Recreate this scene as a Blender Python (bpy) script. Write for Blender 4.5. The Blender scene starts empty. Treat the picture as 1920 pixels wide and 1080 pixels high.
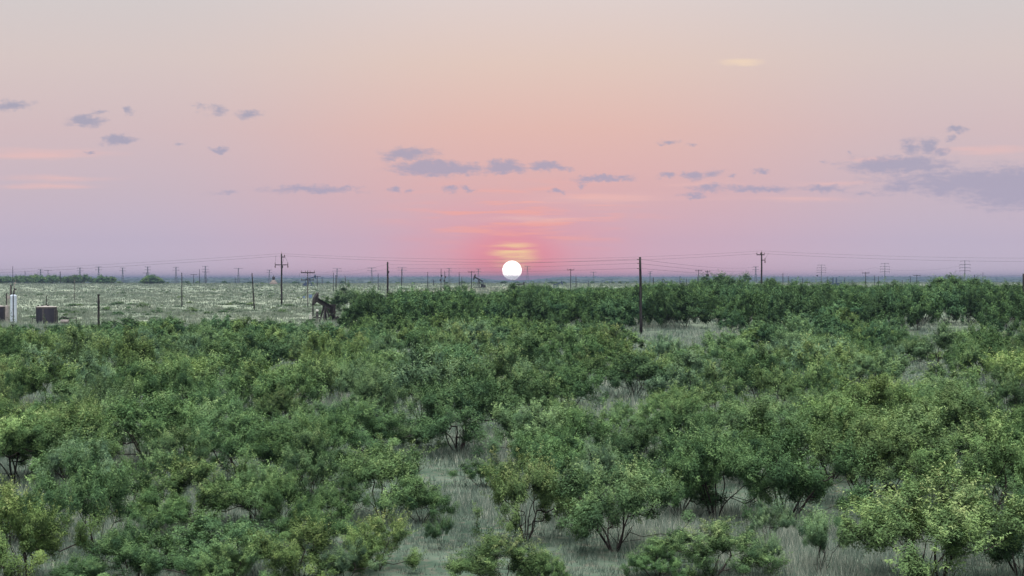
import bpy, math, random
import numpy as np
from mathutils import Vector, Matrix

# ------------------------------------------------------------------ camera, light, sky
SC = bpy.context.scene
COL = SC.collection
F, CX, EYE, CAMZ = 3000.0, 960.0, 523.0, 8.0      # focal length in photo pixels, eye level row, drone height

cam = bpy.data.cameras.new('camera')
cam.sensor_width = 36.0
cam.lens = 36.0 * F / 1920.0
cam.clip_start, cam.clip_end = 0.5, 60000.0
cam_o = bpy.data.objects.new('camera', cam)
cam_o.location = (0, 0, CAMZ)
cam_o.rotation_euler = (math.radians(90) - math.atan((540 - EYE) / F), 0, 0)
COL.objects.link(cam_o)
SC.camera = cam_o

SC.view_settings.view_transform = 'Standard'
SC.view_settings.look = 'None'
SC.view_settings.exposure = 0.0
SC.view_settings.gamma = 1.0
SC.cycles.max_bounces = 5
SC.cycles.diffuse_bounces = 3
SC.cycles.glossy_bounces = 1
SC.cycles.transmission_bounces = 3
SC.cycles.volume_bounces = 0
SC.cycles.transparent_max_bounces = 4
SC.cycles.use_denoising = True
SC.cycles.caustics_reflective = False
SC.cycles.caustics_refractive = False

SUN_EL = math.atan((EYE - 507) / F)


def lin(r, g, b, a=1.0):
    f = lambda c: (c / 255 / 12.92) if c / 255 <= 0.04045 else ((c / 255 + 0.055) / 1.055) ** 2.4
    return (f(r), f(g), f(b), a)


class NT:
    """small helper around a node tree"""
    def __init__(self, tree):
        self.t = tree
        self.n = tree.nodes
        self.l = tree.links

    def new(self, kind, **kw):
        n = self.n.new(kind)
        for k, v in kw.items():
            setattr(n, k, v)
        return n

    def put(self, sock, v):
        if hasattr(v, 'is_output'):
            self.l.new(v, sock)
        else:
            sock.default_value = v

    def math(self, op, a, b=0.0, c=0.0, clamp=False):
        n = self.new('ShaderNodeMath', operation=op, use_clamp=clamp)
        for i, v in enumerate((a, b, c)):
            self.put(n.inputs[i], v)
        return n.outputs[0]

    def vec(self, op, a, b=(0, 0, 0), c=(0, 0, 0), out=0):
        n = self.new('ShaderNodeVectorMath', operation=op)
        self.put(n.inputs[0], a)
        if op != 'LENGTH':
            self.put(n.inputs[1], b)
        if op == 'MULTIPLY_ADD':
            self.put(n.inputs[2], c)
        return n.outputs['Value'] if op in ('LENGTH', 'DOT_PRODUCT') else n.outputs[0]

    def ss(self, v, a, b, lo=0.0, hi=1.0, kind='SMOOTHSTEP'):
        n = self.new('ShaderNodeMapRange', interpolation_type=kind, clamp=True)
        for i, x in enumerate((v, a, b, lo, hi)):
            self.put(n.inputs[i], x)
        return n.outputs[0]

    def mix(self, fac, a, b, blend='MIX'):
        n = self.new('ShaderNodeMix', data_type='RGBA', blend_type=blend)
        self.put(n.inputs['Factor'], fac)
        self.put(n.inputs[6], a)
        self.put(n.inputs[7], b)
        return n.outputs[2]

    def noise(self, vec, scale, detail=3.0, rough=0.55, out='Fac'):
        n = self.new('ShaderNodeTexNoise')
        self.put(n.inputs['Vector'], vec)
        n.inputs['Scale'].default_value = scale
        n.inputs['Detail'].default_value = detail
        n.inputs['Roughness'].default_value = rough
        return n.outputs[out]

    def ramp(self, fac, stops):
        n = self.new('ShaderNodeValToRGB')
        cr = n.color_ramp
        cr.interpolation = 'EASE' if False else 'LINEAR'
        while len(cr.elements) < len(stops):
            cr.elements.new(0.5)
        for e, (p, c) in zip(cr.elements, stops):
            e.position = p
            e.color = c
        self.put(n.inputs[0], fac)
        return n.outputs[0]


world = bpy.data.worlds.new('World')
SC.world = world
world.use_nodes = True
world.cycles.sampling_method = 'MANUAL'
world.cycles.sample_map_resolution = 512
w = NT(world.node_tree)
w.n.clear()
gen = w.new('ShaderNodeTexCoord').outputs['Generated']
sep = w.new('ShaderNodeSeparateXYZ')
w.l.new(gen, sep.inputs[0])
dx, dy, dz = sep.outputs
# sunset sky: elevation and azimuth as slopes from the sun's bearing (+Y), 1000 units = a slope of 1/3
ysafe = w.math('MAXIMUM', dy, 0.3)
u = w.math('MULTIPLY', w.math('DIVIDE', dx, ysafe), F)
v = w.math('MULTIPLY', w.math('DIVIDE', dz, ysafe), F)
cmb = w.new('ShaderNodeCombineXYZ')
w.l.new(u, cmb.inputs[0])
w.l.new(v, cmb.inputs[1])
P = cmb.outputs[0]
t = w.math('DIVIDE', v, 560.0)
edge = w.ramp(t, [(0.0, lin(224, 200, 216)), (0.05, lin(205, 189, 208)), (0.13, lin(197, 183, 203)), (0.30, lin(203, 185, 196)),
                  (0.50, lin(212, 189, 192)), (0.75, lin(216, 200, 197)), (1.0, lin(211, 205, 205))])
cent = w.ramp(t, [(0.0, lin(242, 180, 196)), (0.05, lin(222, 178, 195)), (0.13, lin(213, 174, 190)), (0.30, lin(223, 178, 179)),
                  (0.50, lin(228, 187, 178)), (0.72, lin(227, 201, 190)), (1.0, lin(223, 211, 209))])
cfac = w.ss(w.math('ABSOLUTE', w.math('SUBTRACT', u, 60.0)), 60.0, 800.0, 1.0, 0.0)
sky = w.mix(cfac, edge, cent)
# broad red glow round the sun
nz = w.noise(w.vec('MULTIPLY', P, (0.0016, 0.022, 0)), 1.0, 4.0, 0.6)
g1 = w.vec('LENGTH', w.vec('MULTIPLY_ADD', P, (1 / 290.0, 1 / 150.0, 0), (0, -30 / 150.0, 0)))
g1 = w.math('ADD', g1, w.math('MULTIPLY', w.math('SUBTRACT', nz, 0.5), 0.55))
sky = w.mix(w.ss(g1, 0.10, 1.05, 0.45, 0.0), sky, lin(243, 146, 154))
g2 = w.vec('LENGTH', w.vec('MULTIPLY_ADD', P, (1 / 140.0, 1 / 100.0, 0), (0, -26 / 100.0, 0)))
sky = w.mix(w.ss(g2, 0.1, 1.0, 0.55, 0.0), sky, lin(246, 122, 134))
# streaks of thin cloud: peach ones low over the sun, yellow ones just above it
st = w.noise(w.vec('MULTIPLY', P, (0.006, 0.075, 0.0)), 1.0, 3.0, 0.55)
g3 = w.vec('LENGTH', w.vec('MULTIPLY_ADD', P, (1 / 330.0, 1 / 90.0, 0), (-20 / 330.0, -115 / 90.0, 0)))
sky = w.mix(w.math('MULTIPLY', w.ss(g3, 0.2, 1.0, 1.0, 0.0), w.ss(st, 0.46, 0.66, 0.0, 0.55)), sky, lin(253, 172, 152))
g4 = w.vec('LENGTH', w.vec('MULTIPLY_ADD', P, (1 / 62.0, 1 / 40.0, 0), (-4 / 62.0, -46 / 40.0, 0)))
sky = w.mix(w.math('MULTIPLY', w.ss(g4, 0.15, 1.0, 1.0, 0.0), w.ss(st, 0.36, 0.60, 0.0, 1.0)), sky, lin(255, 212, 160))

warpn = w.noise(P, 0.022, 3.0, 0.6, out='Color')
warp = w.vec('MULTIPLY_ADD', w.vec('SUBTRACT', warpn, (0.5, 0.5, 0.5)), (44, 22, 0), P)
warpn2 = w.noise(P, 0.085, 3.0, 0.6, out='Color')
warp = w.vec('MULTIPLY_ADD', w.vec('SUBTRACT', warpn2, (0.5, 0.5, 0.5)), (22, 15, 0), warp)


def cloud_mask(lst, base):
    acc = None
    for (px, py, ww, hh, st_) in lst:
        sx, sy = 1.50 / ww, 1.55 / hh
        L = w.vec('LENGTH', w.vec('MULTIPLY_ADD', base, (sx, sy, 0), (-(px - CX) * sx, -(EYE - py) * sy, 0)))
        m = w.math('MULTIPLY_ADD', L, -st_, st_)
        acc = m if acc is None else w.math('MAXIMUM', acc, m)
    return acc


pale = [(60, 288, 260, 30, .8), (120, 334, 260, 16, .7), (110, 349, 220, 12, .8), (1850, 284, 190, 22, .7), (1640, 299, 120, 12, .7),
        (1120, 372, 320, 26, .7), (1560, 343, 180, 10, .6), (1330, 346, 200, 14, .5), (980, 410, 260, 14, .8), (1500, 372, 300, 14, .6)]
pw = w.vec('MULTIPLY_ADD', w.vec('SUBTRACT', warpn, (0.5, 0.5, 0.5)), (60, 6, 0), P)
pm = cloud_mask(pale, pw)
sky = w.mix(w.ss(w.math('ADD', pm, w.math('MULTIPLY', w.math('SUBTRACT', st, 0.5), 1.2)), 0.0, 0.9, 0.0, 0.62), sky, lin(238, 192, 186))
cm1 = cloud_mask([(1392, 117, 84, 15, .9), (1402, 121, 50, 8, .9)], pw)
sky = w.mix(w.ss(w.math('ADD', cm1, w.math('MULTIPLY', w.math('SUBTRACT', st, 0.5), .8)), 0.0, 0.85, 0.0, .6), sky, lin(246, 220, 190))

mauve = [(22, 198, 80, 20, 1), (156, 227, 74, 26, 1.3), (186, 211, 34, 9, .7), (240, 210, 24, 16, .8), (408, 207, 52, 24, .75), (371, 196, 28, 9, .6),
         (467, 214, 46, 20, .9), (222, 264, 62, 20, 1.2), (408, 282, 40, 13, 1), (166, 286, 28, 8, .8), (335, 272, 26, 8, .6), (425, 361, 60, 9, .6),
         (768, 290, 110, 30, 1.1), (735, 298, 50, 16, .8), (822, 316, 168, 28, 1.5), (944, 313, 86, 26, 1.4), (1022, 310, 66, 20, 1.2), (1052, 315, 46, 12, 1),
         (932, 325, 40, 6, .7), (585, 355, 190, 17, .9), (650, 352, 70, 10, .8), (742, 353, 26, 16, 1), (771, 354, 16, 9, .7), (842, 355, 32, 14, 1), (882, 353, 34, 13, 1),
         (1043, 358, 20, 11, 1), (1132, 335, 120, 15, 1.1), (1087, 345, 24, 11, .9), (1250, 269, 36, 11, 1), (1296, 272, 24, 6, .5), (1252, 330, 34, 14, 1), (1298, 329, 44, 18, 1),
         (1334, 325, 40, 18, .8), (1330, 354, 76, 20, 1), (1302, 368, 60, 14, .9), (1425, 355, 130, 15, 1), (1425, 320, 34, 10, .8), (1540, 354, 90, 17, 1), (1372, 329, 24, 12, .8),
         (1550, 303, 22, 9, .7), (1590, 289, 12, 9, .6), (1705, 277, 44, 30, 1), (1738, 274, 42, 32, 1.1), (1765, 282, 30, 20, .8), (1690, 310, 210, 34, 1.3), (1622, 318, 60, 20, .6),
         (1792, 244, 36, 16, 1), (1782, 262, 22, 10, .7), (1690, 350, 80, 32, .8), (1830, 342, 360, 56, 1.15), (1920, 352, 280, 84, 1.4), (1760, 352, 120, 40, 1), (1630, 365, 90, 12, .5)]
mm = cloud_mask(mauve, warp)
fine = w.noise(w.vec('MULTIPLY', P, (0.035, 0.11, 0)), 1.0, 5.0, 0.65)
mden = w.ss(w.math('ADD', mm, w.math('MULTIPLY', w.math('SUBTRACT', fine, 0.5), 1.5)), 0.0, 0.85, 0.0, 0.80)
mcol = w.mix(w.ss(v, 130.0, 330.0), lin(170, 164, 188), lin(160, 160, 182))
sky = w.mix(mden, sky, mcol)
# the sun's disc
sd = w.vec('LENGTH', w.vec('SUBTRACT', P, (0.0, EYE - 507.0, 0.0)))
sky = w.mix(w.ss(sd, 16.8, 18.9, 1.0, 0.0), sky, (3.2, 2.9, 2.75, 1))

bg_f = w.new('ShaderNodeBackground')
w.l.new(sky, bg_f.inputs[0])
bg_f.inputs[1].default_value = 1.0
nish = w.new('ShaderNodeTexSky', sky_type='NISHITA', sun_disc=False)
nish.sun_elevation = max(SUN_EL, math.radians(1.0))
nish.sun_rotation = 0.0
nish.air_density, nish.dust_density, nish.ozone_density = 1.0, 2.0, 1.0
bg_n = w.new('ShaderNodeBackground')
w.l.new(nish.outputs[0], bg_n.inputs[0])
bg_n.inputs[1].default_value = 0.15
bg_d = w.new('ShaderNodeBackground')             # added bright patch of sky overhead, out of view, to top-light the bushes
toplight = w.vec('DOT_PRODUCT', gen, (0.0, -0.22, 0.975))
w.l.new(w.ramp(toplight, [(0.0, (.12, .13, .16, 1)), (0.3, (.26, .29, .33, 1)), (0.6, (.85, .95, 1.02, 1)), (0.82, (3.6, 3.75, 3.75, 1)), (1.0, (14.5, 14.5, 14.0, 1))]), bg_d.inputs[0])
bg_d.inputs[1].default_value = 1.14
add = w.new('ShaderNodeAddShader')
w.l.new(bg_n.outputs[0], add.inputs[0])
w.l.new(bg_d.outputs[0], add.inputs[1])
mx = w.new('ShaderNodeMixShader')
w.l.new(w.ss(dy, 0.72, 0.93), mx.inputs[0])
w.l.new(add.outputs[0], mx.inputs[1])
w.l.new(bg_f.outputs[0], mx.inputs[2])
wo = w.new('ShaderNodeOutputWorld')
w.l.new(mx.outputs[0], wo.inputs[0])

sun = bpy.data.lights.new('sun', 'SUN')
sun.energy = 0.5
sun.color = (1.0, 0.42, 0.27)
sun.angle = math.radians(0.7)
sun_o = bpy.data.objects.new('sun', sun)
sun_o.rotation_euler = Vector((0, -math.cos(SUN_EL), -math.sin(SUN_EL))).to_track_quat('-Z', 'Y').to_euler()
COL.objects.link(sun_o)


# ------------------------------------------------------------------ helpers
def sst(a, b, x):
    q = np.clip((np.asarray(x, dtype=float) - a) / (b - a), 0, 1)
    return q * q * (3 - 2 * q)


def gz(x, y):
    """height of the ground"""
    x = np.asarray(x, dtype=float)
    y = np.asarray(y, dtype=float)
    ridge = 3.4 * sst(190, 400, y) * (1 - sst(520, 850, y)) * sst(-45, 25, x)
    far = 3.2 * sst(500, 1800, y) - 15.0 * sst(1900, 3300, y)
    und = 0.13 * np.sin(x * .21 + 1) * np.sin(y * .17 + x * .05) * (1 - sst(200, 600, y))
    roll = sst(900, 2000, y) * 0.5 * np.sin(x * .004 + y * .003)
    hx = x / np.maximum(y, 200.0)
    b = lambda c, wd: np.exp(-((y - c) / wd) ** 2)
    hills = (b(5200, 500) * (6.5 + 1.5 * np.sin(hx * 17 + 1)) + 11.0 * sst(4600, 7600, y) + b(7600, 700) * (5.0 + 2.0 * np.sin(hx * 11 + 2) + 1.0 * np.sin(hx * 31)) +
             sst(8300, 11300, y) * (21.0 + 2.6 * np.sin(hx * 9 + .6) + 1.5 * np.sin(hx * 23 + 2) + .9 * np.sin(hx * 61)))
    hills = hills * (1 - .9 * np.exp(-((hx - .001) / .020) ** 2) * sst(4000, 6000, y))
    return ridge + far + und + roll + hills


def gz1(x, y):
    return float(gz(x, y))


def at(px, d):
    return (px - CX) / F * d


def zat(py, d):
    return CAMZ + (EYE - py) / F * d


class MB:
    def __init__(self):
        self.v, self.f = [], []

    def add(self, vs, fs):
        o = len(self.v)
        self.v += [tuple(p) for p in vs]
        self.f += [tuple(i + o for i in q) for q in fs]

    def tube(self, pts, rads, n=8, cap=True):
        pts = [Vector(p) for p in pts]
        if not hasattr(rads, '__len__'):
            rads = [rads] * len(pts)
        o = len(self.v)
        for i, p in enumerate(pts):
            a = pts[max(i - 1, 0)]
            b = pts[min(i + 1, len(pts) - 1)]
            d = (b - a).normalized()
            s = Vector((0, 0, 1)) if abs(d.z) < 0.9 else Vector((1, 0, 0))
            e1 = d.cross(s).normalized()
            e2 = d.cross(e1)
            for k in range(n):
                an = 2 * math.pi * k / n
                self.v.append(tuple(p + (e1 * math.cos(an) + e2 * math.sin(an)) * rads[i]))
        for i in range(len(pts) - 1):
            for k in range(n):
                k2 = (k + 1) % n
                self.f.append((o + i * n + k, o + i * n + k2, o + (i + 1) * n + k2, o + (i + 1) * n + k))
        if cap:
            self.f.append(tuple(o + k for k in range(n))[::-1])
            self.f.append(tuple(o + (len(pts) - 1) * n + k for k in range(n)))
        return self

    def box(self, c, s, rot=None):
        c = Vector(c)
        vs = []
        for i in (-1, 1):
            for j in (-1, 1):
                for k in (-1, 1):
                    q = Vector((i * s[0] / 2, j * s[1] / 2, k * s[2] / 2))
                    if rot is not None:
                        q = rot @ q
                    vs.append(c + q)
        self.add(vs, [(0, 1, 3, 2), (4, 6, 7, 5), (0, 4, 5, 1), (2, 3, 7, 6), (0, 2, 6, 4), (1, 5, 7, 3)])
        return self

    def bar(self, a, b, sx, sy):
        """square bar from a to b"""
        a, b = Vector(a), Vector(b)
        d = b - a
        q = d.to_track_quat('Z', 'Y').to_matrix()
        return self.box((a + b) / 2, (sx, sy, d.length), q)

    def lathe(self, prof, n=32, c=(0, 0, 0)):
        o = len(self.v)
        for r, z in prof:
            for k in range(n):
                an = 2 * math.pi * k / n
                self.v.append((c[0] + r * math.cos(an), c[1] + r * math.sin(an), c[2] + z))
        for i in range(len(prof) - 1):
            for k in range(n):
                k2 = (k + 1) % n
                self.f.append((o + i * n + k, o + i * n + k2, o + (i + 1) * n + k2, o + (i + 1) * n + k))
        self.f.append(tuple(o + (len(prof) - 1) * n + k for k in range(n)))
        return self

    def build(self, name, mat, parent=None, smooth=False):
        me = bpy.data.meshes.new(name)
        me.from_pydata(self.v, [], self.f)
        me.materials.append(mat)
        if smooth:
            me.polygons.foreach_set('use_smooth', [True] * len(me.polygons))
        me.update()
        o = bpy.data.objects.new(name, me)
        COL.objects.link(o)
        if parent is not None:
            o.parent = parent
        return o


def tag(o, label, cat=None, group=None, kind=None):
    if label:
        o['label'] = label
    if cat:
        o['category'] = cat
    if group:
        o['group'] = group
    if kind:
        o['kind'] = kind
    return o


def empty(name, loc, rz=0.0):
    o = bpy.data.objects.new(name, None)
    o.location = loc
    o.rotation_euler = (0, 0, rz)
    o.empty_display_size = 0.3
    COL.objects.link(o)
    return o


def copy_tree(o, parent=None):
    c = o.copy()
    COL.objects.link(c)
    if parent is not None:
        c.parent = parent
    for ch in list(o.children):
        copy_tree(ch, c)
    return c


def np_mesh(name, V, Fc, n, mats, attrs=None, smooth=False, matidx=None):
    """V (N,3), Fc (M,n) -> mesh"""
    me = bpy.data.meshes.new(name)
    me.vertices.add(len(V))
    me.vertices.foreach_set('co', np.ascontiguousarray(V, dtype=np.float32).ravel())
    me.loops.add(Fc.size)
    me.loops.foreach_set('vertex_index', np.ascontiguousarray(Fc, dtype=np.int32).ravel())
    me.polygons.add(len(Fc))
    me.polygons.foreach_set('loop_start', np.arange(0, Fc.size, n, dtype=np.int32))
    if matidx is not None:
        me.polygons.foreach_set('material_index', np.ascontiguousarray(matidx, dtype=np.int32))
    if smooth:
        me.polygons.foreach_set('use_smooth', np.ones(len(Fc), dtype=bool))
    for m in mats:
        me.materials.append(m)
    me.update(calc_edges=True)
    for k, (dom, arr) in (attrs or {}).items():
        a = me.attributes.new(k, 'FLOAT', dom)
        a.data.foreach_set('value', np.ascontiguousarray(arr, dtype=np.float32))
    return me


# ------------------------------------------------------------------ materials
def new_mat(name):
    m = bpy.data.materials.new(name)
    m.use_nodes = True
    q = NT(m.node_tree)
    q.n.clear()
    return m, q, q.new('ShaderNodeOutputMaterial')


def solid(name, c1, c2, scale=4.0, rough=0.8, stretch=(1, 1, 1), metal=0.0):
    m, q, out = new_mat(name)
    tc = q.new('ShaderNodeTexCoord').outputs['Object']
    n = q.noise(q.vec('MULTIPLY', tc, stretch), scale, 5.0, 0.6)
    bs = q.new('ShaderNodeBsdfPrincipled')
    q.l.new(q.mix(q.ss(n, 0.3, 0.7), c1, c2), bs.inputs['Base Color'])
    bs.inputs['Roughness'].default_value = rough
    bs.inputs['Metallic'].default_value = metal
    bs.inputs['Specular IOR Level'].default_value = 0.12
    q.l.new(bs.outputs[0], out.inputs[0])
    return m


M_wood = solid('creosote_wood', (.008, .007, .008, 1), (.022, .018, .018, 1), 3.0, .9, (6, 6, .5))
M_greywood = solid('weathered_wood', (.035, .032, .03, 1), (.07, .065, .06, 1), 3.0, .9, (6, 6, .5))
M_wire = solid('aluminium_wire', (.05, .05, .055, 1), (.07, .07, .075, 1), 2.0, .6)
M_insul = solid('brown_porcelain', (.05, .035, .03, 1), (.08, .05, .04, 1), 5.0, .3)
M_steel = solid('galvanised_steel', (.05, .055, .06, 1), (.08, .085, .09, 1), 1.0, .6)
M_pump = solid('dark_pump_paint', (.008, .007, .008, 1), (.024, .02, .02, 1), 1.5, .6)
M_pumpblue = solid('dusky_blue_paint', (.02, .03, .06, 1), (.035, .05, .09, 1), 1.5, .6)
M_rust = solid('rusty_tank_steel', (.026, .024, .026, 1), (.052, .046, .047, 1), .8, .85, (2.5, 2.5, .25))
M_black = solid('black_tar_coating', (.012, .012, .018, 1), (.022, .02, .028, 1), .8, .7, (2, 2, .3))
M_white = solid('white_vessel_paint', (.26, .29, .35, 1), (.35, .38, .43, 1), .9, .5, (2, 2, .3))
M_tan = solid('tan_insulation', (.13, .115, .11, 1), (.20, .175, .165, 1), 1.2, .85)
M_clay = solid('tan_clay', (.085, .07, .065, 1), (.12, .10, .09, 1), .6, .9)
M_pale = solid('pale_paint', (.28, .27, .25, 1), (.38, .37, .34, 1), 1.2, .7)
M_blueeq = solid('blue_equipment_paint', (.07, .11, .19, 1), (.10, .14, .22, 1), 1.2, .6)
M_caliche = solid('caliche_rock', (.15, .11, .085, 1), (.30, .26, .22, 1), 1.6, .95)


def bark_mat():
    m, q, out = new_mat('mesquite_bark')
    tc = q.new('ShaderNodeTexCoord').outputs['Object']
    n = q.noise(q.vec('MULTIPLY', tc, (9, 9, 2)), 3.0, 4.0, .6)
    d = q.new('ShaderNodeBsdfDiffuse')
    q.l.new(q.mix(n, (.011, .009, .009, 1), (.040, .033, .031, 1)), d.inputs[0])
    q.l.new(d.outputs[0], out.inputs[0])
    return m


def leaf_mat(name, a, b, c, tipcol, tipw=1.0):
    m, q, out = new_mat(name)
    at_ = q.new('ShaderNodeAttribute', attribute_name='tint', attribute_type='GEOMETRY').outputs['Fac']
    tip = q.new('ShaderNodeAttribute', attribute_name='tip', attribute_type='GEOMETRY').outputs['Fac']
    oi = q.new('ShaderNodeObjectInfo')
    col = q.ramp(at_, [(0.0, a), (0.5, b), (1.0, c)])
    col = q.mix(1.0, col, oi.outputs['Color'], 'MULTIPLY')
    rnd = q.ss(oi.outputs['Random'], 0.0, 1.0, 0.78, 1.22, 'LINEAR')
    col = q.vec('SCALE', col)
    col.node.inputs['Scale'].default_value = 1.0
    q.l.new(rnd, col.node.inputs['Scale'])
    col = q.mix(q.math('MULTIPLY', tip, q.math('MULTIPLY', oi.outputs['Alpha'], tipw)), col, tipcol)
    d = q.new('ShaderNodeBsdfDiffuse')
    q.l.new(col, d.inputs[0])
    tr = q.new('ShaderNodeBsdfTranslucent')
    q.l.new(q.mix(1.0, col, (1.0, 1.15, .6, 1), 'MULTIPLY'), tr.inputs[0])
    mxs = q.new('ShaderNodeMixShader')
    mxs.inputs[0].default_value = 0.12
    q.l.new(d.outputs[0], mxs.inputs[1])
    q.l.new(tr.outputs[0], mxs.inputs[2])
    q.l.new(mxs.outputs[0], out.inputs[0])
    return m


M_bark = bark_mat()
LEAF3 = ((.019, .037, .022), (.060, .102, .048), (.132, .192, .082))
TIPC = (.36, .36, .17, 1)


def tinted(t):
    return [tuple(a * b for a, b in zip(c, t)) + (1,) for c in LEAF3]


M_leaf = leaf_mat('mesquite_leaf', *tinted((1, 1, 1)), TIPC)


def grass_mat(name, a, b, c):
    m, q, out = new_mat(name)
    at_ = q.new('ShaderNodeAttribute', attribute_name='tint', attribute_type='GEOMETRY').outputs['Fac']
    col = q.ramp(at_, [(0.0, a), (0.55, b), (1.0, c)])
    d = q.new('ShaderNodeBsdfDiffuse')
    q.l.new(col, d.inputs[0])
    tr = q.new('ShaderNodeBsdfTranslucent')
    q.l.new(col, tr.inputs[0])
    mxs = q.new('ShaderNodeMixShader')
    mxs.inputs[0].default_value = 0.3
    q.l.new(d.outputs[0], mxs.inputs[1])
    q.l.new(tr.outputs[0], mxs.inputs[2])
    q.l.new(mxs.outputs[0], out.inputs[0])
    return m


M_grass = grass_mat('dry_grass', (.036, .058, .045, 1), (.115, .148, .122, 1), (.29, .295, .245, 1))
M_field = grass_mat('field_grass', (.080, .105, .080, 1), (.122, .143, .112, 1), (.165, .178, .140, 1))


def ground_mat():
    m, q, out = new_mat('range_soil_and_grass')
    pos = q.new('ShaderNodeNewGeometry').outputs['Position']
    sp = q.new('ShaderNodeSeparateXYZ')
    q.l.new(pos, sp.inputs[0])
    X, Y, Z = sp.outputs
    n1 = q.noise(pos, 0.35, 6.0, .65)
    n2 = q.noise(pos, 3.0, 5.0, .7)
    near = q.mix(q.ss(n1, .35, .65), (.026, .042, .030, 1), (.060, .078, .060, 1))
    near = q.mix(q.ss(n2, .46, .68, 0, .75), near, (.080, .070, .058, 1))
    n3 = q.noise(q.vec('MULTIPLY', pos, (.030, .011, 0)), 1.0, 6.0, .65)
    n4 = q.noise(q.vec('MULTIPLY', pos, (.25, .10, 0)), 1.0, 5.0, .7)
    fieldc = q.mix(q.ss(n3, .36, .64), (.095, .118, .088, 1), (.155, .168, .130, 1))
    fieldc = q.mix(q.ss(n4, .5, .72, 0, .6), fieldc, (.085, .11, .08, 1))
    fieldc = q.mix(q.ss(n4, .46, .3, 0, .6), fieldc, (.25, .235, .19, 1))
    col = q.mix(q.ss(Y, 210.0, 300.0), near, fieldc)
    n5 = q.noise(q.vec('MULTIPLY', pos, (.0022, .0012, 0)), 1.0, 6.0, .6)
    wood = q.mix(q.ss(n5, .42, .6), (.030, .045, .035, 1), (.060, .075, .058, 1))
    wm = q.ss(q.math('ADD', Y, q.math('MULTIPLY', n5, 700.0)), 2050.0, 2350.0)
    col = q.mix(wm, col, wood)
    # bare brown earth on the far pad left of the sun
    pad = q.vec('LENGTH', q.vec('MULTIPLY_ADD', pos, (1 / 60., 1 / 330., 0), (15 / 60., -1000 / 330., 0)))
    col = q.mix(q.ss(q.math('ADD', pad, q.math('MULTIPLY', n4, .5)), .9, 1.3, .45, 0), col, (.13, .105, .085, 1))
    d = q.new('ShaderNodeBsdfDiffuse')
    q.l.new(col, d.inputs[0])
    q.l.new(d.outputs[0], out.inputs[0])
    return m


# ------------------------------------------------------------------ the ground, one sheet to the horizon
ys = np.concatenate([np.linspace(-120, 20, 12), 20 * np.power(17000 / 20., np.linspace(0, 1, 420)[1:])])
ts = np.linspace(-1, 1, 261)
YY, TT = np.meshgrid(ys, ts, indexing='ij')
XX = TT * (90 + 0.85 * np.abs(YY))
ZZ = gz(XX, YY)
nr, nc = YY.shape
idx = np.arange(nr * nc).reshape(nr, nc)
quads = np.stack([idx[:-1, :-1], idx[:-1, 1:], idx[1:, 1:], idx[1:, :-1]], -1).reshape(-1, 4)
g_o = bpy.data.objects.new('ground', np_mesh('ground', np.stack([XX, YY, ZZ], -1).reshape(-1, 3), quads, 4, [ground_mat()], smooth=True))
tag(g_o, 'pale dry rangeland of grass and soil running out to low blue hills', 'ground', kind='structure')
COL.objects.link(g_o)


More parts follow.
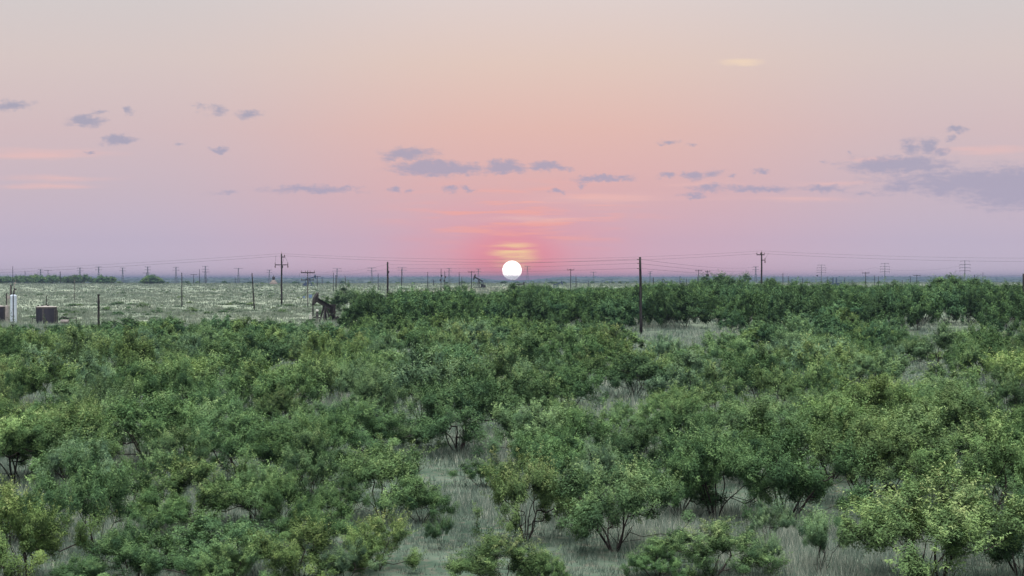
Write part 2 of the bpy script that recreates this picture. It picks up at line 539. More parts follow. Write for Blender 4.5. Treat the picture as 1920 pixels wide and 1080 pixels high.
# ------------------------------------------------------------------ mesquite bushes
def grow_bush(seed, ntarget, nleaf, leaf, style, sprig=1.0, sides=5):
    """one bush about 4.4 m wide and 2.7 m tall: (trunk verts, faces), (leaf verts, faces, tint, tip)"""
    rs = np.random.RandomState(seed)
    W, H = 2.2, 2.7
    ph = rs.rand(5) * 6.28
    lob = lambda a: 1 + .22 * np.sin(2 * a + ph[0]) + .12 * np.sin(3 * a + ph[1]) + .08 * np.sin(5 * a + ph[2])
    low = {'open': .36, 'dense': .22, 'vase': .29, 'round': .10}[style]
    # crown lobes: centres of foliage heads, each head a small dome
    nh = {'open': 11, 'dense': 19, 'vase': 15, 'round': 16}[style]
    heads = []
    for i in range(nh):
        a = 2 * math.pi * (i * .381966 + rs.rand() * .12)
        r = W * math.sqrt((i + .5) / nh) * .80 * lob(a)
        zt = H * (1.0 - .50 * (r / W) ** 2) * rs.uniform(.58, 1.08)
        heads.append((r * math.cos(a), r * math.sin(a), zt, rs.uniform(.34, .56)))
    T, HC = [], []
    while len(T) < ntarget:
        hx, hy, hz, hr = heads[rs.randint(nh)]
        d = rs.normal(size=3)
        d /= np.linalg.norm(d)
        rr = rs.rand() ** .42
        p = np.array([hx + d[0] * hr * rr, hy + d[1] * hr * rr, hz - hr * 1.05 + d[2] * hr * 1.25 * rr])
        r = math.hypot(p[0], p[1])
        if p[2] < H * (low + .10 * math.sin(3 * math.atan2(p[1], p[0]) + ph[3])) or p[2] > H * 1.05:
            if rs.rand() > .06:
                continue
        if p[2] < .12:
            continue
        T.append(p)
        HC.append((hx, hy, hz - hr * 1.2))
    T = np.array(T)
    # skeleton: stems from one crown of roots, targets joined to the nearest reachable node
    nodes, par = [np.array([0, 0, -.05])], [-1]
    nst = {'open': 6, 'dense': 8, 'vase': 9, 'round': 7}[style]
    lean = rs.uniform(-.15, .15, 2)
    plen = [0.0]
    for i in range(nst):
        a = 2 * math.pi * (i + rs.uniform(-.35, .35)) / nst
        tilt = rs.uniform(.15, .84) if i else .06
        d = np.array([math.cos(a) * math.sin(tilt) + lean[0], math.sin(a) * math.sin(tilt) + lean[1], math.cos(tilt)])
        p = np.array([math.cos(a) * .10, math.sin(a) * .10, 0.0])
        k = 0
        nodes.append(p)
        par.append(0)
        plen.append(.1)
        k = len(nodes) - 1
        L = rs.uniform(.85, 1.35) * H * .42
        for s in range(5):
            d = d + rs.normal(size=3) * .16
            d[2] += .06
            d /= np.linalg.norm(d)
            p = p + d * L / 5
            nodes.append(p)
            par.append(k)
            plen.append(plen[k] + L / 5)
            k = len(nodes) - 1
    order = np.argsort(np.linalg.norm(T * np.array([1, 1, .8]), axis=1))
    ends = []
    for ti in order:
        tt = T[ti]
        N = np.array(nodes)
        dist = np.linalg.norm(N - tt, axis=1)
        cost = dist + .22 * np.array(plen) + .7 * np.maximum(0, N[:, 2] - tt[2] + .05) + np.where(np.arange(len(N)) == 0, 5, 0)
        k = int(np.argmin(cost))
        a = N[k]
        dk = dist[k]
        ns = 2 if dk < .5 else 3
        up = np.array([0, 0, .10 * dk])
        for s in range(1, ns + 1):
            f = s / ns
            q = a + (tt - a) * f + (rs.normal(size=3) * .07 * dk - up) * math.sin(math.pi * f)
            nodes.append(q)
            par.append(k)
            plen.append(plen[k] + dk / ns)
            k = len(nodes) - 1
        ends.append(k)
    # bare dead twigs low in the bush
    for i in range(14 if style in ('open', 'vase') else 6):
        k = rs.randint(1, nst * 6)
        p = nodes[k]
        d = np.array([p[0], p[1], .25]) + rs.normal(size=3) * .4
        d /= np.linalg.norm(d)
        for s in range(2):
            p = p + (d + rs.normal(size=3) * .25) * rs.uniform(.15, .32)
            if p[2] < .05:
                break
            nodes.append(p)
            par.append(k)
            plen.append(9)
            k = len(nodes) - 1
    N = np.array(nodes)
    cnt = np.zeros(len(N))
    for e in range(len(N) - 1, 0, -1):
        if cnt[e] == 0:
            cnt[e] = 1
        cnt[par[e]] += cnt[e]
    rad = .0062 * np.power(np.maximum(cnt, 1), .52) + .0015
    rad = np.minimum(rad, .085)
    idxs = np.arange(1, len(N))
    pa = np.array(par)[1:]
    A, B = N[pa], N[idxs]
    ra, rb = np.minimum(rad[pa], rad[idxs] * 1.35), rad[idxs]
    D = B - A
    D /= np.maximum(np.linalg.norm(D, axis=1, keepdims=True), 1e-6)
    S = np.where(np.abs(D[:, 2:3]) < .9, np.array([[0, 0, 1.0]]), np.array([[1.0, 0, 0]]))
    E1 = np.cross(D, S)
    E1 /= np.linalg.norm(E1, axis=1, keepdims=True)
    E2 = np.cross(D, E1)
    ang = 2 * np.pi * np.arange(sides) / sides
    ring = E1[:, None, :] * np.cos(ang)[None, :, None] + E2[:, None, :] * np.sin(ang)[None, :, None]
    Va = A[:, None, :] + ring * ra[:, None, None]
    Vb = B[:, None, :] + ring * rb[:, None, None]
    TV = np.concatenate([Va, Vb], 1).reshape(-1, 3)
    m = len(A)
    k = np.arange(sides)
    q = np.stack([k, (k + 1) % sides, sides + (k + 1) % sides, sides + k], -1)
    TF = (np.arange(m)[:, None, None] * (2 * sides) + q[None]).reshape(-1, 4)
    # leaves
    C, tint, tipv, Q = [], [], [], []
    for ti in range(len(T)):
        tt = T[ti]
        n = int(nleaf * rs.uniform(.6, 1.4))
        cr = rs.uniform(.16, .29)
        d = rs.normal(size=(n, 3))
        d /= np.linalg.norm(d, axis=1, keepdims=True)
        pos = tt + d * (rs.rand(n, 1) ** .5) * cr * np.array([1.0, 1.0, 1.0])
        ct = np.clip(rs.normal(.42, .17), 0, 1)
        hgt = 0.0
        C.append(pos)
        tint.append(np.clip(ct + rs.normal(size=n) * .07, 0, 1))
        tp = (rs.rand() ** 3) * np.clip((tt[2] / H - .62) * 2.2, 0, 1)
        tipv.append(np.clip(tp * .35 + rs.normal(size=n) * .05, 0, 1))
        no = pos - np.array(HC[ti])
        no /= np.linalg.norm(no, axis=1, keepdims=True) + 1e-6
        no = no * .75 + d * .25 + np.array([0, 0, .45]) + rs.normal(size=(n, 3)) * .30
        Q.append(no)
        # sprigs: new growth standing out of the clump
        nsp = rs.poisson(sprig * (1.5 if tt[2] > H * .55 else .5))
        for s in range(nsp):
            b = tt + rs.normal(size=3) * cr * .6
            ax = np.array([b[0] * .32, b[1] * .32, 1.0]) + rs.normal(size=3) * .35
            ax /= np.linalg.norm(ax)
            L = rs.uniform(.22, .70)
            kk = max(7, int(nleaf * .13))
            f = np.linspace(.1, 1, kk)[:, None]
            bend = np.array([ax[0], ax[1], -.35]) * .22
            pos = b + ax * L * f + bend * (f ** 2) * L + rs.normal(size=(kk, 3)) * .025
            C.append(pos)
            tt_ = np.clip(ct + .22 + rs.normal(size=kk) * .10, 0, 1)
            tint.append(tt_)
            yl = rs.rand() ** 1.6 * np.clip((b[2] / H - .45) * 2.4, 0, 1)
            tipv.append(np.clip(yl * (.35 + .65 * f[:, 0]) + rs.normal(size=kk) * .06, 0, 1))
            dd = rs.normal(size=(kk, 3)) * .40 + np.array([b[0] * .2, b[1] * .2, .75])
            Q.append(dd)
    C = np.concatenate(C)
    tint = np.concatenate(tint)
    tipv = np.concatenate(tipv)
    Q = np.concatenate(Q)
    Q /= np.linalg.norm(Q, axis=1, keepdims=True)
    keep = C[:, 2] > .04
    C, tint, tipv, Q = C[keep], tint[keep], tipv[keep], Q[keep]
    n = len(C)
    nor = Q
    Q = np.cross(nor, rs.normal(size=(n, 3)))
    Q /= np.linalg.norm(Q, axis=1, keepdims=True)
    side = np.cross(nor, Q)
    L = leaf * rs.uniform(.65, 1.35, (n, 1))
    wd = L * rs.uniform(.11, .17, (n, 1)) * (1.25 if leaf > .14 else 1)
    V = np.stack([C, C + Q * L * .5 + side * wd, C + Q * L - nor * L * .15, C + Q * L * .5 - side * wd], 1).reshape(-1, 3)
    Fq = np.arange(4 * n).reshape(n, 4)
    return (TV, TF), (V, Fq, tint, tipv)


STYLES = ['open', 'dense', 'vase', 'round', 'open', 'dense', 'vase', 'dense', 'vase', 'dense', 'open', 'round']
HI, MID = [], []
for i, stl in enumerate(STYLES):
    (tv, tf), (lv, lf, ti, tp) = grow_bush(11 + i, 135 if stl != 'open' else 90, 260, .076, stl, 2.1)
    HI.append((np_mesh('trunk', tv, tf, 4, [M_bark], smooth=True), np_mesh('crown', lv, lf, 4, [M_leaf], {'tint': ('FACE', ti), 'tip': ('FACE', tp)}), stl))
for i, stl in enumerate(STYLES):
    (tv, tf), (lv, lf, ti, tp) = grow_bush(51 + i, 110 if stl != 'open' else 75, 135, .112, stl, 2.0, sides=4)
    MID.append((np_mesh('trunk', tv, tf, 4, [M_bark], smooth=True), np_mesh('crown', lv, lf, 4, [M_leaf], {'tint': ('FACE', ti), 'tip': ('FACE', tp)}), stl))
LOWCOL = bpy.data.collections.new('distant_bush_kinds')
LOWTINT = [((1, 1, 1), .05), ((.70, .80, .84), .02), ((1.2, 1.12, .92), .12), ((.58, .68, .72), .02), ((.95, 1, 1.1), .05), ((.9, .92, .78), .05), ((.50, .54, .53), .03), ((.70, .75, .66), .06)]  # last two kinds darkened: shade of the far belt put into leaf colour
for i in range(8):
    (tv, tf), (lv, lf, ti, tp) = grow_bush(91 + i, 90, 78, .165, ['dense', 'vase', 'dense', 'round', 'open', 'dense', 'round', 'round'][i], .8, sides=3)
    V = np.concatenate([tv, lv])
    Fa = np.concatenate([tf, lf + len(tv)])
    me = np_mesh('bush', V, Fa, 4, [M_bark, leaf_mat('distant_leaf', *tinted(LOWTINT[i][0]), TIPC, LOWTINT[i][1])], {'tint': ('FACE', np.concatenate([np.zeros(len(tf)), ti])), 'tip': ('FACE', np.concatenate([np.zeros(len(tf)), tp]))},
                 matidx=np.concatenate([np.zeros(len(tf)), np.ones(len(lf))]))
    o = bpy.data.objects.new('distant_bush_%d' % i, me)
    LOWCOL.objects.link(o)

# colour kinds of bush: (object colour rgb, yellow in the new growth)
HUE = {'y': ((1.10, 1.06, .88, .85), 'yellow tipped'), 'g': ((1.0, 1.03, .97, .35), 'fresh green'), 'd': ((.72, .80, .78, .14), 'dark green'),
       's': ((1.10, 1.08, 1.25, .12), 'grey green'), 'o': ((1.05, 1.0, .86, .30), 'olive green')}

# near bushes read off the photograph: base column, base row, top row, width in pixels, hue, style
HAND = [
    (45, 1098, 893, 210, 'y', 'dense'), (175, 1034, 822, 170, 'd', 'open'), (262, 1105, 985, 190, 'd', 'dense'), (385, 1085, 955, 240, 'd', 'dense'),
    (478, 985, 850, 140, 'g', 'vase'), (375, 992, 862, 220, 'g', 'dense'), (560, 1095, 975, 190, 'o', 'round'), (708, 1072, 962, 135, 'y', 'round'),
    (718, 974, 828, 190, 'g', 'vase'), (640, 988, 893, 120, 'd', 'open'), (790, 984, 890, 130, 'd', 'open'), (825, 1036, 968, 56, 'd', 'open'),
    (930, 1110, 1012, 200, 'g', 'dense'), (905, 910, 850, 100, 'd', 'open'), (985, 1024, 853, 165, 'y', 'vase'), (1152, 1043, 862, 235, 'g', 'vase'),
    (1020, 1112, 1035, 90, 'g', 'round'), (1335, 1092, 988, 210, 'g', 'dense'), (1232, 1098, 1030, 110, 'd', 'dense'), (1538, 1082, 952, 110, 's', 'open'),
    (1755, 1098, 882, 320, 'y', 'vase'), (1915, 1078, 892, 200, 'd', 'vase'), (1478, 982, 790, 250, 'd', 'vase'), (1340, 978, 800, 190, 'd', 'vase'),
    (1275, 972, 838, 140, 'd', 'vase'), (1630, 950, 775, 220, 'o', 'dense'), (862, 850, 695, 200, 'd', 'vase'), (283, 888, 735, 230, 'd', 'vase'),
    (345, 868, 738, 200, 'g', 'dense'), (606, 884, 768, 140, 'd', 'open'), (478, 716, 620, 150, 'd', 'vase'), (772, 842, 795, 95, 's', 'round'),
    (1190, 746, 652, 140, 'd', 'vase'), (1530, 722, 640, 160, 's', 'vase'), (1620, 722, 650, 130, 'o', 'vase'), (1760, 696, 614, 115, 's', 'open'),
    (1842, 708, 606, 125, 'd', 'vase'), (1905, 745, 650, 140, 'y', 'dense'), (30, 905, 765, 200, 'g', 'dense'), (130, 905, 760, 210, 'g', 'dense'),
    (220, 965, 850, 150, 'd', 'open'), (560, 905, 775, 170, 'd', 'dense'), (450, 900, 772, 190, 'd', 'dense'), (1090, 905, 765, 190, 'd', 'dense'),
    (1020, 930, 800, 160, 'd', 'open'), (1190, 925, 795, 180, 'd', 'dense'), (1415, 905, 745, 220, 'g', 'dense'), (1850, 985, 790, 230, 'g', 'dense'),
    (1720, 930, 760, 220, 'o', 'dense'), (1560, 900, 740, 220, 'g', 'dense'), (1000, 870, 740, 170, 's', 'dense'), (700, 860, 745, 190, 'd', 'dense'),
    (1440, 1090, 1000, 70, 's', 'open'), (80, 1000, 870, 110, 'd', 'open'), (1640, 850, 700, 210, 'o', 'dense'), (1790, 860, 720, 210, 'g', 'dense'),
    (430, 1105, 1010, 130, 'g', 'round'), (150, 1110, 1040, 120, 'd', 'round'),
]
# tall ones out on the rise and in the far field: column, distance, top row, width, hue, style
TALL = [
    (662, 345, 531, 96, 's', 'dense'), (695, 366, 543, 58, 's', 'dense'), (625, 352, 552, 60, 'd', 'dense'), (978, 330, 528, 92, 'd', 'dense'), (1348, 430, 510, 84, 'd', 'vase'),
    (1312, 425, 519, 60, 'd', 'dense'), (1400, 428, 516, 50, 'd', 'open'), (1446, 432, 517, 56, 'd', 'vase'), (1788, 380, 513, 120, 'd', 'vase'),
    (1835, 385, 522, 80, 'd', 'dense'), (846, 420, 526, 50, 'd', 'open'), (868, 424, 533, 40, 's', 'open'), (1733, 262, 540, 116, 'd', 'vase'), (1500, 420, 530, 70, 'g', 'dense'),
    (1600, 410, 533, 80, 'g', 'dense'), (1650, 420, 530, 50, 's', 'open'), (1255, 425, 535, 60, 'd', 'dense'), (1100, 425, 541, 60, 'd', 'dense'),
    (790, 400, 538, 50, 'd', 'dense'), (1900, 360, 535, 90, 'g', 'dense'),
]
# grassy gaps: centre column, half width, distance from, to
GAPS = [(1288, 82, 148, 238), (1735, 80, 100, 140), (1790, 66, 200, 250), (1148, 30, 94, 114), (850, 95, 30, 71), (1120, 190, 30, 46), (60, 30, 92, 112), (1600, 60, 30, 53),
        (640, 50, 55, 61), (400, 30, 90, 96), (985, 30, 95, 100), (727, 22, 200, 362), (630, 45, 200, 330)]
HAND += [(300, 1005, 905, 140, 'd', 'open'), (20, 1015, 905, 140, 'd', 'dense'), (245, 1066, 940, 120, 'd', 'open'), (640, 1096, 1005, 110, 's', 'open'), (540, 1008, 885, 120, 'd', 'dense'),
         (1650, 1020, 915, 130, 'd', 'open'), (1440, 1030, 940, 90, 's', 'open'), (1075, 985, 875, 120, 'd', 'open')]

rng = random.Random(5)
placed = []          # px, d, x, y, width m, height m, hue, style
for (px, pb, pt, wp, hue, stl) in HAND:
    d = CAMZ * F / (pb - EYE)
    placed.append((px, d, at(px, d), d, wp / F * d * 1.28, (pb - pt) / F * d, hue, stl, 'near'))
for (px, d, pt, wp, hue, stl) in TALL:
    x = at(px, d)
    placed.append((px, d, x, d, wp / F * d, zat(pt, d) - gz1(x, d), hue, stl, 'tall'))


def far_limit(px):
    if px < 540:
        return 203 + 8 * math.sin(px * .03)
    if px < 640:
        return 203 + (px - 540) * .4
    if px < 720:
        return 242 + (px - 640) * 1.6
    return 455


grid = {}


def cell(x, y):
    return int(math.floor(x / 6)), int(math.floor(y / 6))


for q in placed:
    grid.setdefault(cell(q[2], q[3]), []).append((q[2], q[3], q[4]))
tries = 0
while tries < 32000:
    tries += 1
    d = 42 + (455 - 42) * math.sqrt(rng.random())
    x = rng.uniform(-.42, .42) * d
    px = CX + x / d * F
    lim = far_limit(px)
    if d > lim and not (px < 600 and d < lim + 55 and rng.random() < .22 * (1 - (d - lim) / 55)):
        continue
    if any(abs(px - c) < h and a < d < b for c, h, a, b in GAPS):
        continue
    if px > 640 and (172 if 1130 < px < 1390 or px > 1690 else 206) + 9 * math.sin(px * .021) < d < 224:
        continue
    if d > 224 and math.sin(px * .07 + d * .05) + math.sin(px * .031 + 2) < -1.25:
        continue
    if d > 380 and 850 < px < 965:
        continue
    wd = rng.uniform(2.6, 5.2) + 1.9 * float(sst(55, 110, d)) * rng.random() + (2.0 if d > 228 else 0)
    ci, cj = cell(x, d)
    ok = True
    for i in (-1, 0, 1):
        for j in (-1, 0, 1):
            for (qx, qy, qw) in grid.get((ci + i, cj + j), ()):
                if math.hypot(qx - x, (qy - d)) < .40 * (qw + wd) * (1.00 if d < 72 else 1.20 if d < 165 else 1.12 if d < 222 else .92):
                    ok = False
    if not ok:
        continue
    hh = min(wd, 5.2) * rng.uniform(.48, .84)
    if d > 228:
        hh = rng.uniform(4.4, 6.6) * (1.0 - .40 * float(sst(290, 400, d)))
        top = float(np.interp(px, [600, 700, 770, 850, 900, 950, 985, 1060, 1150, 1300, 1400, 1500, 1700, 1800, 1920], [556, 545, 539, 538, 548, 544, 533, 540, 536, 528, 525, 531, 532, 526, 531]))
        hh = max(2.0, min(hh, zat(top + 15.0 * rng.random() ** 1.4 - 2.5 + 4.0 * max(0.0, math.sin(px * .055) + math.sin(px * .023 + 1)), d) - gz1(x, d)))
    if px < 640 and d > 140:
        top = float(np.interp(px, [0, 150, 230, 330, 420, 500, 600, 640], [611, 605, 596, 589, 595, 600, 601, 598]))
        hh = min(hh, zat(top + 20.0 * rng.random() - 4.0, d) - gz1(x, d))
        if hh < 1.1:
            continue
        if hh < 2.2:
            wd = min(wd, hh * 2.1)
    hue = rng.choices('ygdso', (8, 34, 28, 22, 8))[0]
    stl = rng.choices(['dense', 'vase', 'open', 'round'], (50, 25, 15, 10))[0]
    placed.append((px, d, x, d, wd, hh, hue, stl, 'fill'))
    grid.setdefault((ci, cj), []).append((x, d, wd))

# the 300 that show largest are things of their own, the rest one mass
tall_ = [q for q in placed if q[8] == 'tall']
rest = sorted([q for q in placed if q[8] != 'tall' and -60 < q[0] < 1980], key=lambda q: q[1])
NIND = 300 - len(tall_)
things, mass = rest[:NIND] + tall_, rest[NIND:] + [q for q in placed if q[8] != 'tall' and not (-60 < q[0] < 1980)]

COLS = [(-999, 60, 'at the left edge'), (60, 150, 'below the brown tank'), (150, 260, 'below the short dark post'), (260, 410, 'below the thin pole in open field'),
        (410, 500, 'below the leaning bare pole'), (500, 560, 'below the left crossarm pole'), (560, 670, 'below the near pumpjack'),
        (670, 800, 'below the bare pole left of sun'), (800, 915, 'below the small pumpjack left of sun'), (915, 1010, 'straight below the sun'),
        (1010, 1130, 'below the low pumpjack right of sun'), (1130, 1270, 'below the tall bare pole'), (1270, 1390, 'below the transformer pole'),
        (1390, 1490, 'below the right crossarm pole'), (1490, 1600, 'below the leftmost many-armed pylon'), (1600, 1730, 'below the middle many-armed pylon'),
        (1730, 1860, 'below the rightmost many-armed pylon'), (1860, 9999, 'at the right edge')]
ORD = ['', 'nearest', 'second', 'third', 'fourth', 'fifth', 'sixth', 'seventh', 'eighth', 'ninth', 'tenth', 'eleventh', 'twelfth', 'thirteenth', 'fourteenth', 'fifteenth',
       'sixteenth', 'seventeenth', 'eighteenth', 'nineteenth', 'twentieth', '21st', '22nd', '23rd', '24th', '25th', '26th', '27th', '28th', '29th', '30th', '31st', '32nd', '33rd',
       '34th', '35th', '36th', '37th', '38th', '39th', '40th']
SHAPE = {'open': 'thin open', 'dense': 'bushy', 'vase': 'vase shaped', 'round': 'low rounded'}
rank = {}
things.sort(key=lambda q: q[1])
for (px, d, x, y, wd, hh, hue, stl, src) in things:
    lod = HI if d < 88 else MID
    cands = [b for b in lod if b[2] == stl]
    tr, cr, _ = cands[rng.randrange(len(cands))]
    root = empty('mesquite_bush', (x, y, gz1(x, y) - .02), rng.uniform(0, 6.28))
    s = wd / 4.4
    root.scale = (s, s, hh / 2.75)
    for nm, me in (('trunk', tr), ('crown', cr)):
        o = bpy.data.objects.new(nm, me)
        c = HUE[hue][0]
        j = rng.uniform(.82, 1.16)
        o.color = (c[0] * j, c[1] * j, c[2] * j * rng.uniform(.9, 1.1), c[3] * rng.uniform(.6, 1.0))
        o.parent = root
        COL.objects.link(o)
    cname = next(n for a, b, n in COLS if a <= px < b)
    if src == 'tall':
        lab = None
    else:
        rank[cname] = rank.get(cname, 0) + 1
        k = rank[cname]
        if px < -5 or px > 1925:
            cname2 = cname
        lab = '%s %s mesquite bush, %s from front %s' % (HUE[hue][1], SHAPE[stl], ORD[min(k, 40)], cname)
        lab = lab.replace('nearest from front', 'front one')
    tag(root, lab, 'bush', 'mesquite bushes covering the foreground')
    if src == 'tall':
        root['px_'] = px

TLAB = {662: 'large grey green mesquite right of the near pumpjack, tallest of its clump', 695: 'grey green mesquite just left of the bare pole left of sun',
        625: 'dark green mesquite directly behind the near pumpjack', 978: 'big dark mesquite standing right under the setting sun', 1348: 'tallest ragged mesquite on the rise left of the right crossarm pole',
        1312: 'bushy dark mesquite on skyline under the transformer pole', 1400: 'thin mesquite on skyline just left of right crossarm pole',
        1446: 'vase shaped mesquite on skyline just right of right crossarm pole', 1788: 'wide ragged mesquite reaching skyline under the rightmost many-armed pylon',
        1835: 'dense mesquite on skyline right of the widest ragged one', 846: 'thin feathery mesquite on skyline left of small pumpjack', 868: 'small thin mesquite below the small pumpjack',
        1733: 'solitary dark mesquite with fanned bare trunks at the back grassy gap', 1500: 'fresh green mesquite on the rise below the lamp post',
        1600: 'fresh green mesquite on the rise below the twin stack unit', 1650: 'thin grey green mesquite on rise below the middle many-armed pylon',
        1255: 'dark mesquite on the rise right of the tall bare pole', 1100: 'dark mesquite on the rise left of the tall bare pole',
        790: 'dark mesquite on rise right of the bare pole left of sun', 1900: 'fresh green mesquite on the rise beside the right edge pole'}
for o in list(COL.objects):
    if 'px_' in o:
        o['label'] = TLAB[int(o['px_'])]
        o['group'] = 'tall mesquites on the rise'
        del o['px_']


def instancer(name, pts, coll, label, cat):
    """pts: (x, y, z, rz, sx, sy, sz, index): one mass of bushes on a point cloud of vertices"""
    A = np.array(pts, dtype=np.float32)
    me = bpy.data.meshes.new(name)
    me.vertices.add(len(A))
    me.vertices.foreach_set('co', np.ascontiguousarray(A[:, :3]).ravel())
    me.update()
    at_r = me.attributes.new('turn', 'FLOAT_VECTOR', 'POINT')
    R = np.zeros((len(A), 3), np.float32)
    R[:, 2] = A[:, 3]
    at_r.data.foreach_set('vector', R.ravel())
    at_s = me.attributes.new('size', 'FLOAT_VECTOR', 'POINT')
    at_s.data.foreach_set('vector', np.ascontiguousarray(A[:, 4:7]).ravel())
    at_i = me.attributes.new('pick', 'INT', 'POINT')
    at_i.data.foreach_set('value', A[:, 7].astype(np.int32))
    o = bpy.data.objects.new(name, me)
    COL.objects.link(o)
    tree = bpy.data.node_groups.new(name, 'GeometryNodeTree')
    tree.interface.new_socket('Geometry', in_out='INPUT', socket_type='NodeSocketGeometry')
    tree.interface.new_socket('Geometry', in_out='OUTPUT', socket_type='NodeSocketGeometry')
    N, L = tree.nodes, tree.links
    gi, go = N.new('NodeGroupInput'), N.new('NodeGroupOutput')
    ci = N.new('GeometryNodeCollectionInfo')
    ci.inputs['Collection'].default_value = coll
    ci.inputs['Separate Children'].default_value = True
    ci.inputs['Reset Children'].default_value = True
    iop = N.new('GeometryNodeInstanceOnPoints')
    iop.inputs['Pick Instance'].default_value = True

    def named(n, ty):
        q = N.new('GeometryNodeInputNamedAttribute')
        q.data_type = ty
        q.inputs['Name'].default_value = n
        return q.outputs['Attribute']
    L.new(gi.outputs[0], iop.inputs['Points'])
    L.new(ci.outputs[0], iop.inputs['Instance'])
    L.new(named('pick', 'INT'), iop.inputs['Instance Index'])
    L.new(named('turn', 'FLOAT_VECTOR'), iop.inputs['Rotation'])
    L.new(named('size', 'FLOAT_VECTOR'), iop.inputs['Scale'])
    L.new(iop.outputs[0], go.inputs[0])
    md = o.modifiers.new('scatter', 'NODES')
    md.node_group = tree
    tag(o, label, cat, kind='stuff')
    return o


pts = []
for (px, d, x, y, wd, hh, hue, stl, src) in mass:
    s = wd / 4.4
    pick = rng.choice((6, 7, 6, 7, 3, 1)) if d > 222 else rng.randrange(6)  # far belt takes mostly the kinds with shade painted into their leaves
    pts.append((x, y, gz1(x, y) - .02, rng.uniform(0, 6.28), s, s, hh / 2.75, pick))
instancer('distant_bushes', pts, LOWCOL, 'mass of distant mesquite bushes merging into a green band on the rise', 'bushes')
print('BUSHES', len(things), len(mass))

# scrub dotted over the open field on the left, and the dark line of trees along its far edge
pts = []
while len(pts) < 2400:
    d = 215 * (1900 / 215.) ** (rng.random() ** .75)
    x = rng.uniform(-.36, .36) * d
    px = CX + x / d * F
    if px > 700 and d < 620:
        continue
    n = math.sin(x * .019 + d * .004) + math.sin(d * .021 + x * .006) + .8 * math.sin(d * .0083 + 1)
    if n < rng.uniform(-1.2, 2.2):
        continue
    s = rng.uniform(.14, .36) * (1 + d / 1500)
    if rng.random() < .06:
        s *= 1.7
    pts.append((x, d, gz1(x, d) - .15 * s, rng.uniform(0, 6.28), s, s, s * rng.uniform(.35, .65), rng.randrange(6)))
for i in range(90):
    d = rng.uniform(290, 520)
    x = at(rng.uniform(60, 575), d)
    if math.sin(d * .07) + math.sin(x * .06 + 1) < -.2:
        continue
    s = rng.uniform(.35, .75)
    pts.append((x, d, gz1(x, d) - .1, rng.uniform(0, 6.28), s * 1.3, s, s * rng.uniform(.4, .65), rng.randrange(6)))
instancer('field_scrub', pts, LOWCOL, 'low dark scrub scattered across the pale open field', 'scrub')
pts = []
for i in range(520):
    d = rng.uniform(1600, 1760)
    x0 = rng.uniform(-620, 480)
    px = CX + x0 / d * F
    edge_n = .5 + .5 * math.sin(px * .045 + 1) * math.sin(px * .017)
    if px > 212 and rng.random() > .30 * edge_n:
        continue
    s = rng.uniform(2.0, 3.1) * (1.0 if px < 212 else .42)
    if 40 < px < 50 or 62 < px < 80 or 150 < px < 165:
        s *= 1.15
    pts.append((x0, d, gz1(x0, d) - .4, rng.uniform(0, 6.28), s * 1.5, s * 1.5, s * 1.15, rng.randrange(6)))
for i in range(26):
    px = 285 + rng.gauss(0, 11)
    d = rng.uniform(1600, 1660)
    s = 2.6 * math.exp(-((px - 285) / 17.) ** 2) + .8
    pts.append((at(px, d), d, gz1(at(px, d), d) - .4, rng.uniform(0, 6.28), s * 1.1, s * 1.1, s, rng.randrange(6)))
instancer('treeline', pts, LOWCOL, 'dark far-off line of trees along the edge of the field', 'trees')
pts = []
for i in range(2600):
    d = 4900 * (11500 / 4900.) ** rng.random()
    x0 = rng.uniform(-.35, .35) * d
    s = rng.uniform(1.2, 2.6)
    pts.append((x0, d, gz1(x0, d) - .5, rng.uniform(0, 6.28), s * 2.5, s * 1.6, s * .9, rng.randrange(6)))
instancer('distant_woodland', pts, LOWCOL, 'hazy blue woodland covering the plain out to the low hills', 'woodland')


# ------------------------------------------------------------------ grass
def blades(bands, seed, fieldonly=False):
    rs = np.random.RandomState(seed)
    Vs, Ts = [], []
    for (d0, d1, dens, nb, h0, h1, bw, tr) in bands:
        area = .72 * (d1 * d1 - d0 * d0) / 2 + 8 * (d1 - d0)
        n = int(area * dens)
        d = np.sqrt(d0 * d0 + (d1 * d1 - d0 * d0) * rs.rand(n))
        x = rs.uniform(-1, 1, n) * (.36 * d + 4)
        # patches
        pat = np.sin(x * .33 + 1.3 * np.sin(d * .11)) + np.sin(d * .27 + 1.1 * np.sin(x * .19)) + .7 * np.sin(x * .9 + d * .6)
        keep = rs.rand(n) < np.clip(.66 + .30 * pat, .15, 1)
        if fieldonly:
            px = CX + x / d * F
            keep &= (px < 760) | (d > 560)
        x, d, pat = x[keep], d[keep], pat[keep]
        n = len(x)
        hh = rs.uniform(h0, h1, n) * (1 + .22 * pat) * np.where(rs.rand(n) < .06, 1.6, 1)
        tt = np.clip(.45 + .12 * pat + rs.normal(size=n) * .20, 0, 1)
        bx = np.repeat(x, nb) + rs.normal(size=n * nb) * tr
        by = np.repeat(d, nb) + rs.normal(size=n * nb) * tr
        H = np.repeat(hh, nb) * rs.uniform(.5, 1.15, n * nb)
        bz = gz(bx, by) - .02
        a = rs.uniform(0, 6.28, n * nb)
        ln = rs.uniform(.1, .6, n * nb) * H
        b2 = rs.uniform(0, 6.28, n * nb)
        wx, wy = np.cos(b2) * bw / 2, np.sin(b2) * bw / 2
        A = np.stack([bx - wx, by - wy, bz], -1)
        B = np.stack([bx + wx, by + wy, bz], -1)
        Cc = np.stack([bx + np.cos(a) * ln, by + np.sin(a) * ln, bz + H], -1)
        Vs.append(np.stack([A, B, Cc], 1).reshape(-1, 3))
        Ts.append(np.clip(np.repeat(tt, nb) + rs.normal(size=n * nb) * .10, 0, 1))
    V = np.concatenate(Vs)
    return V, np.arange(len(V)).reshape(-1, 3), np.concatenate(Ts)


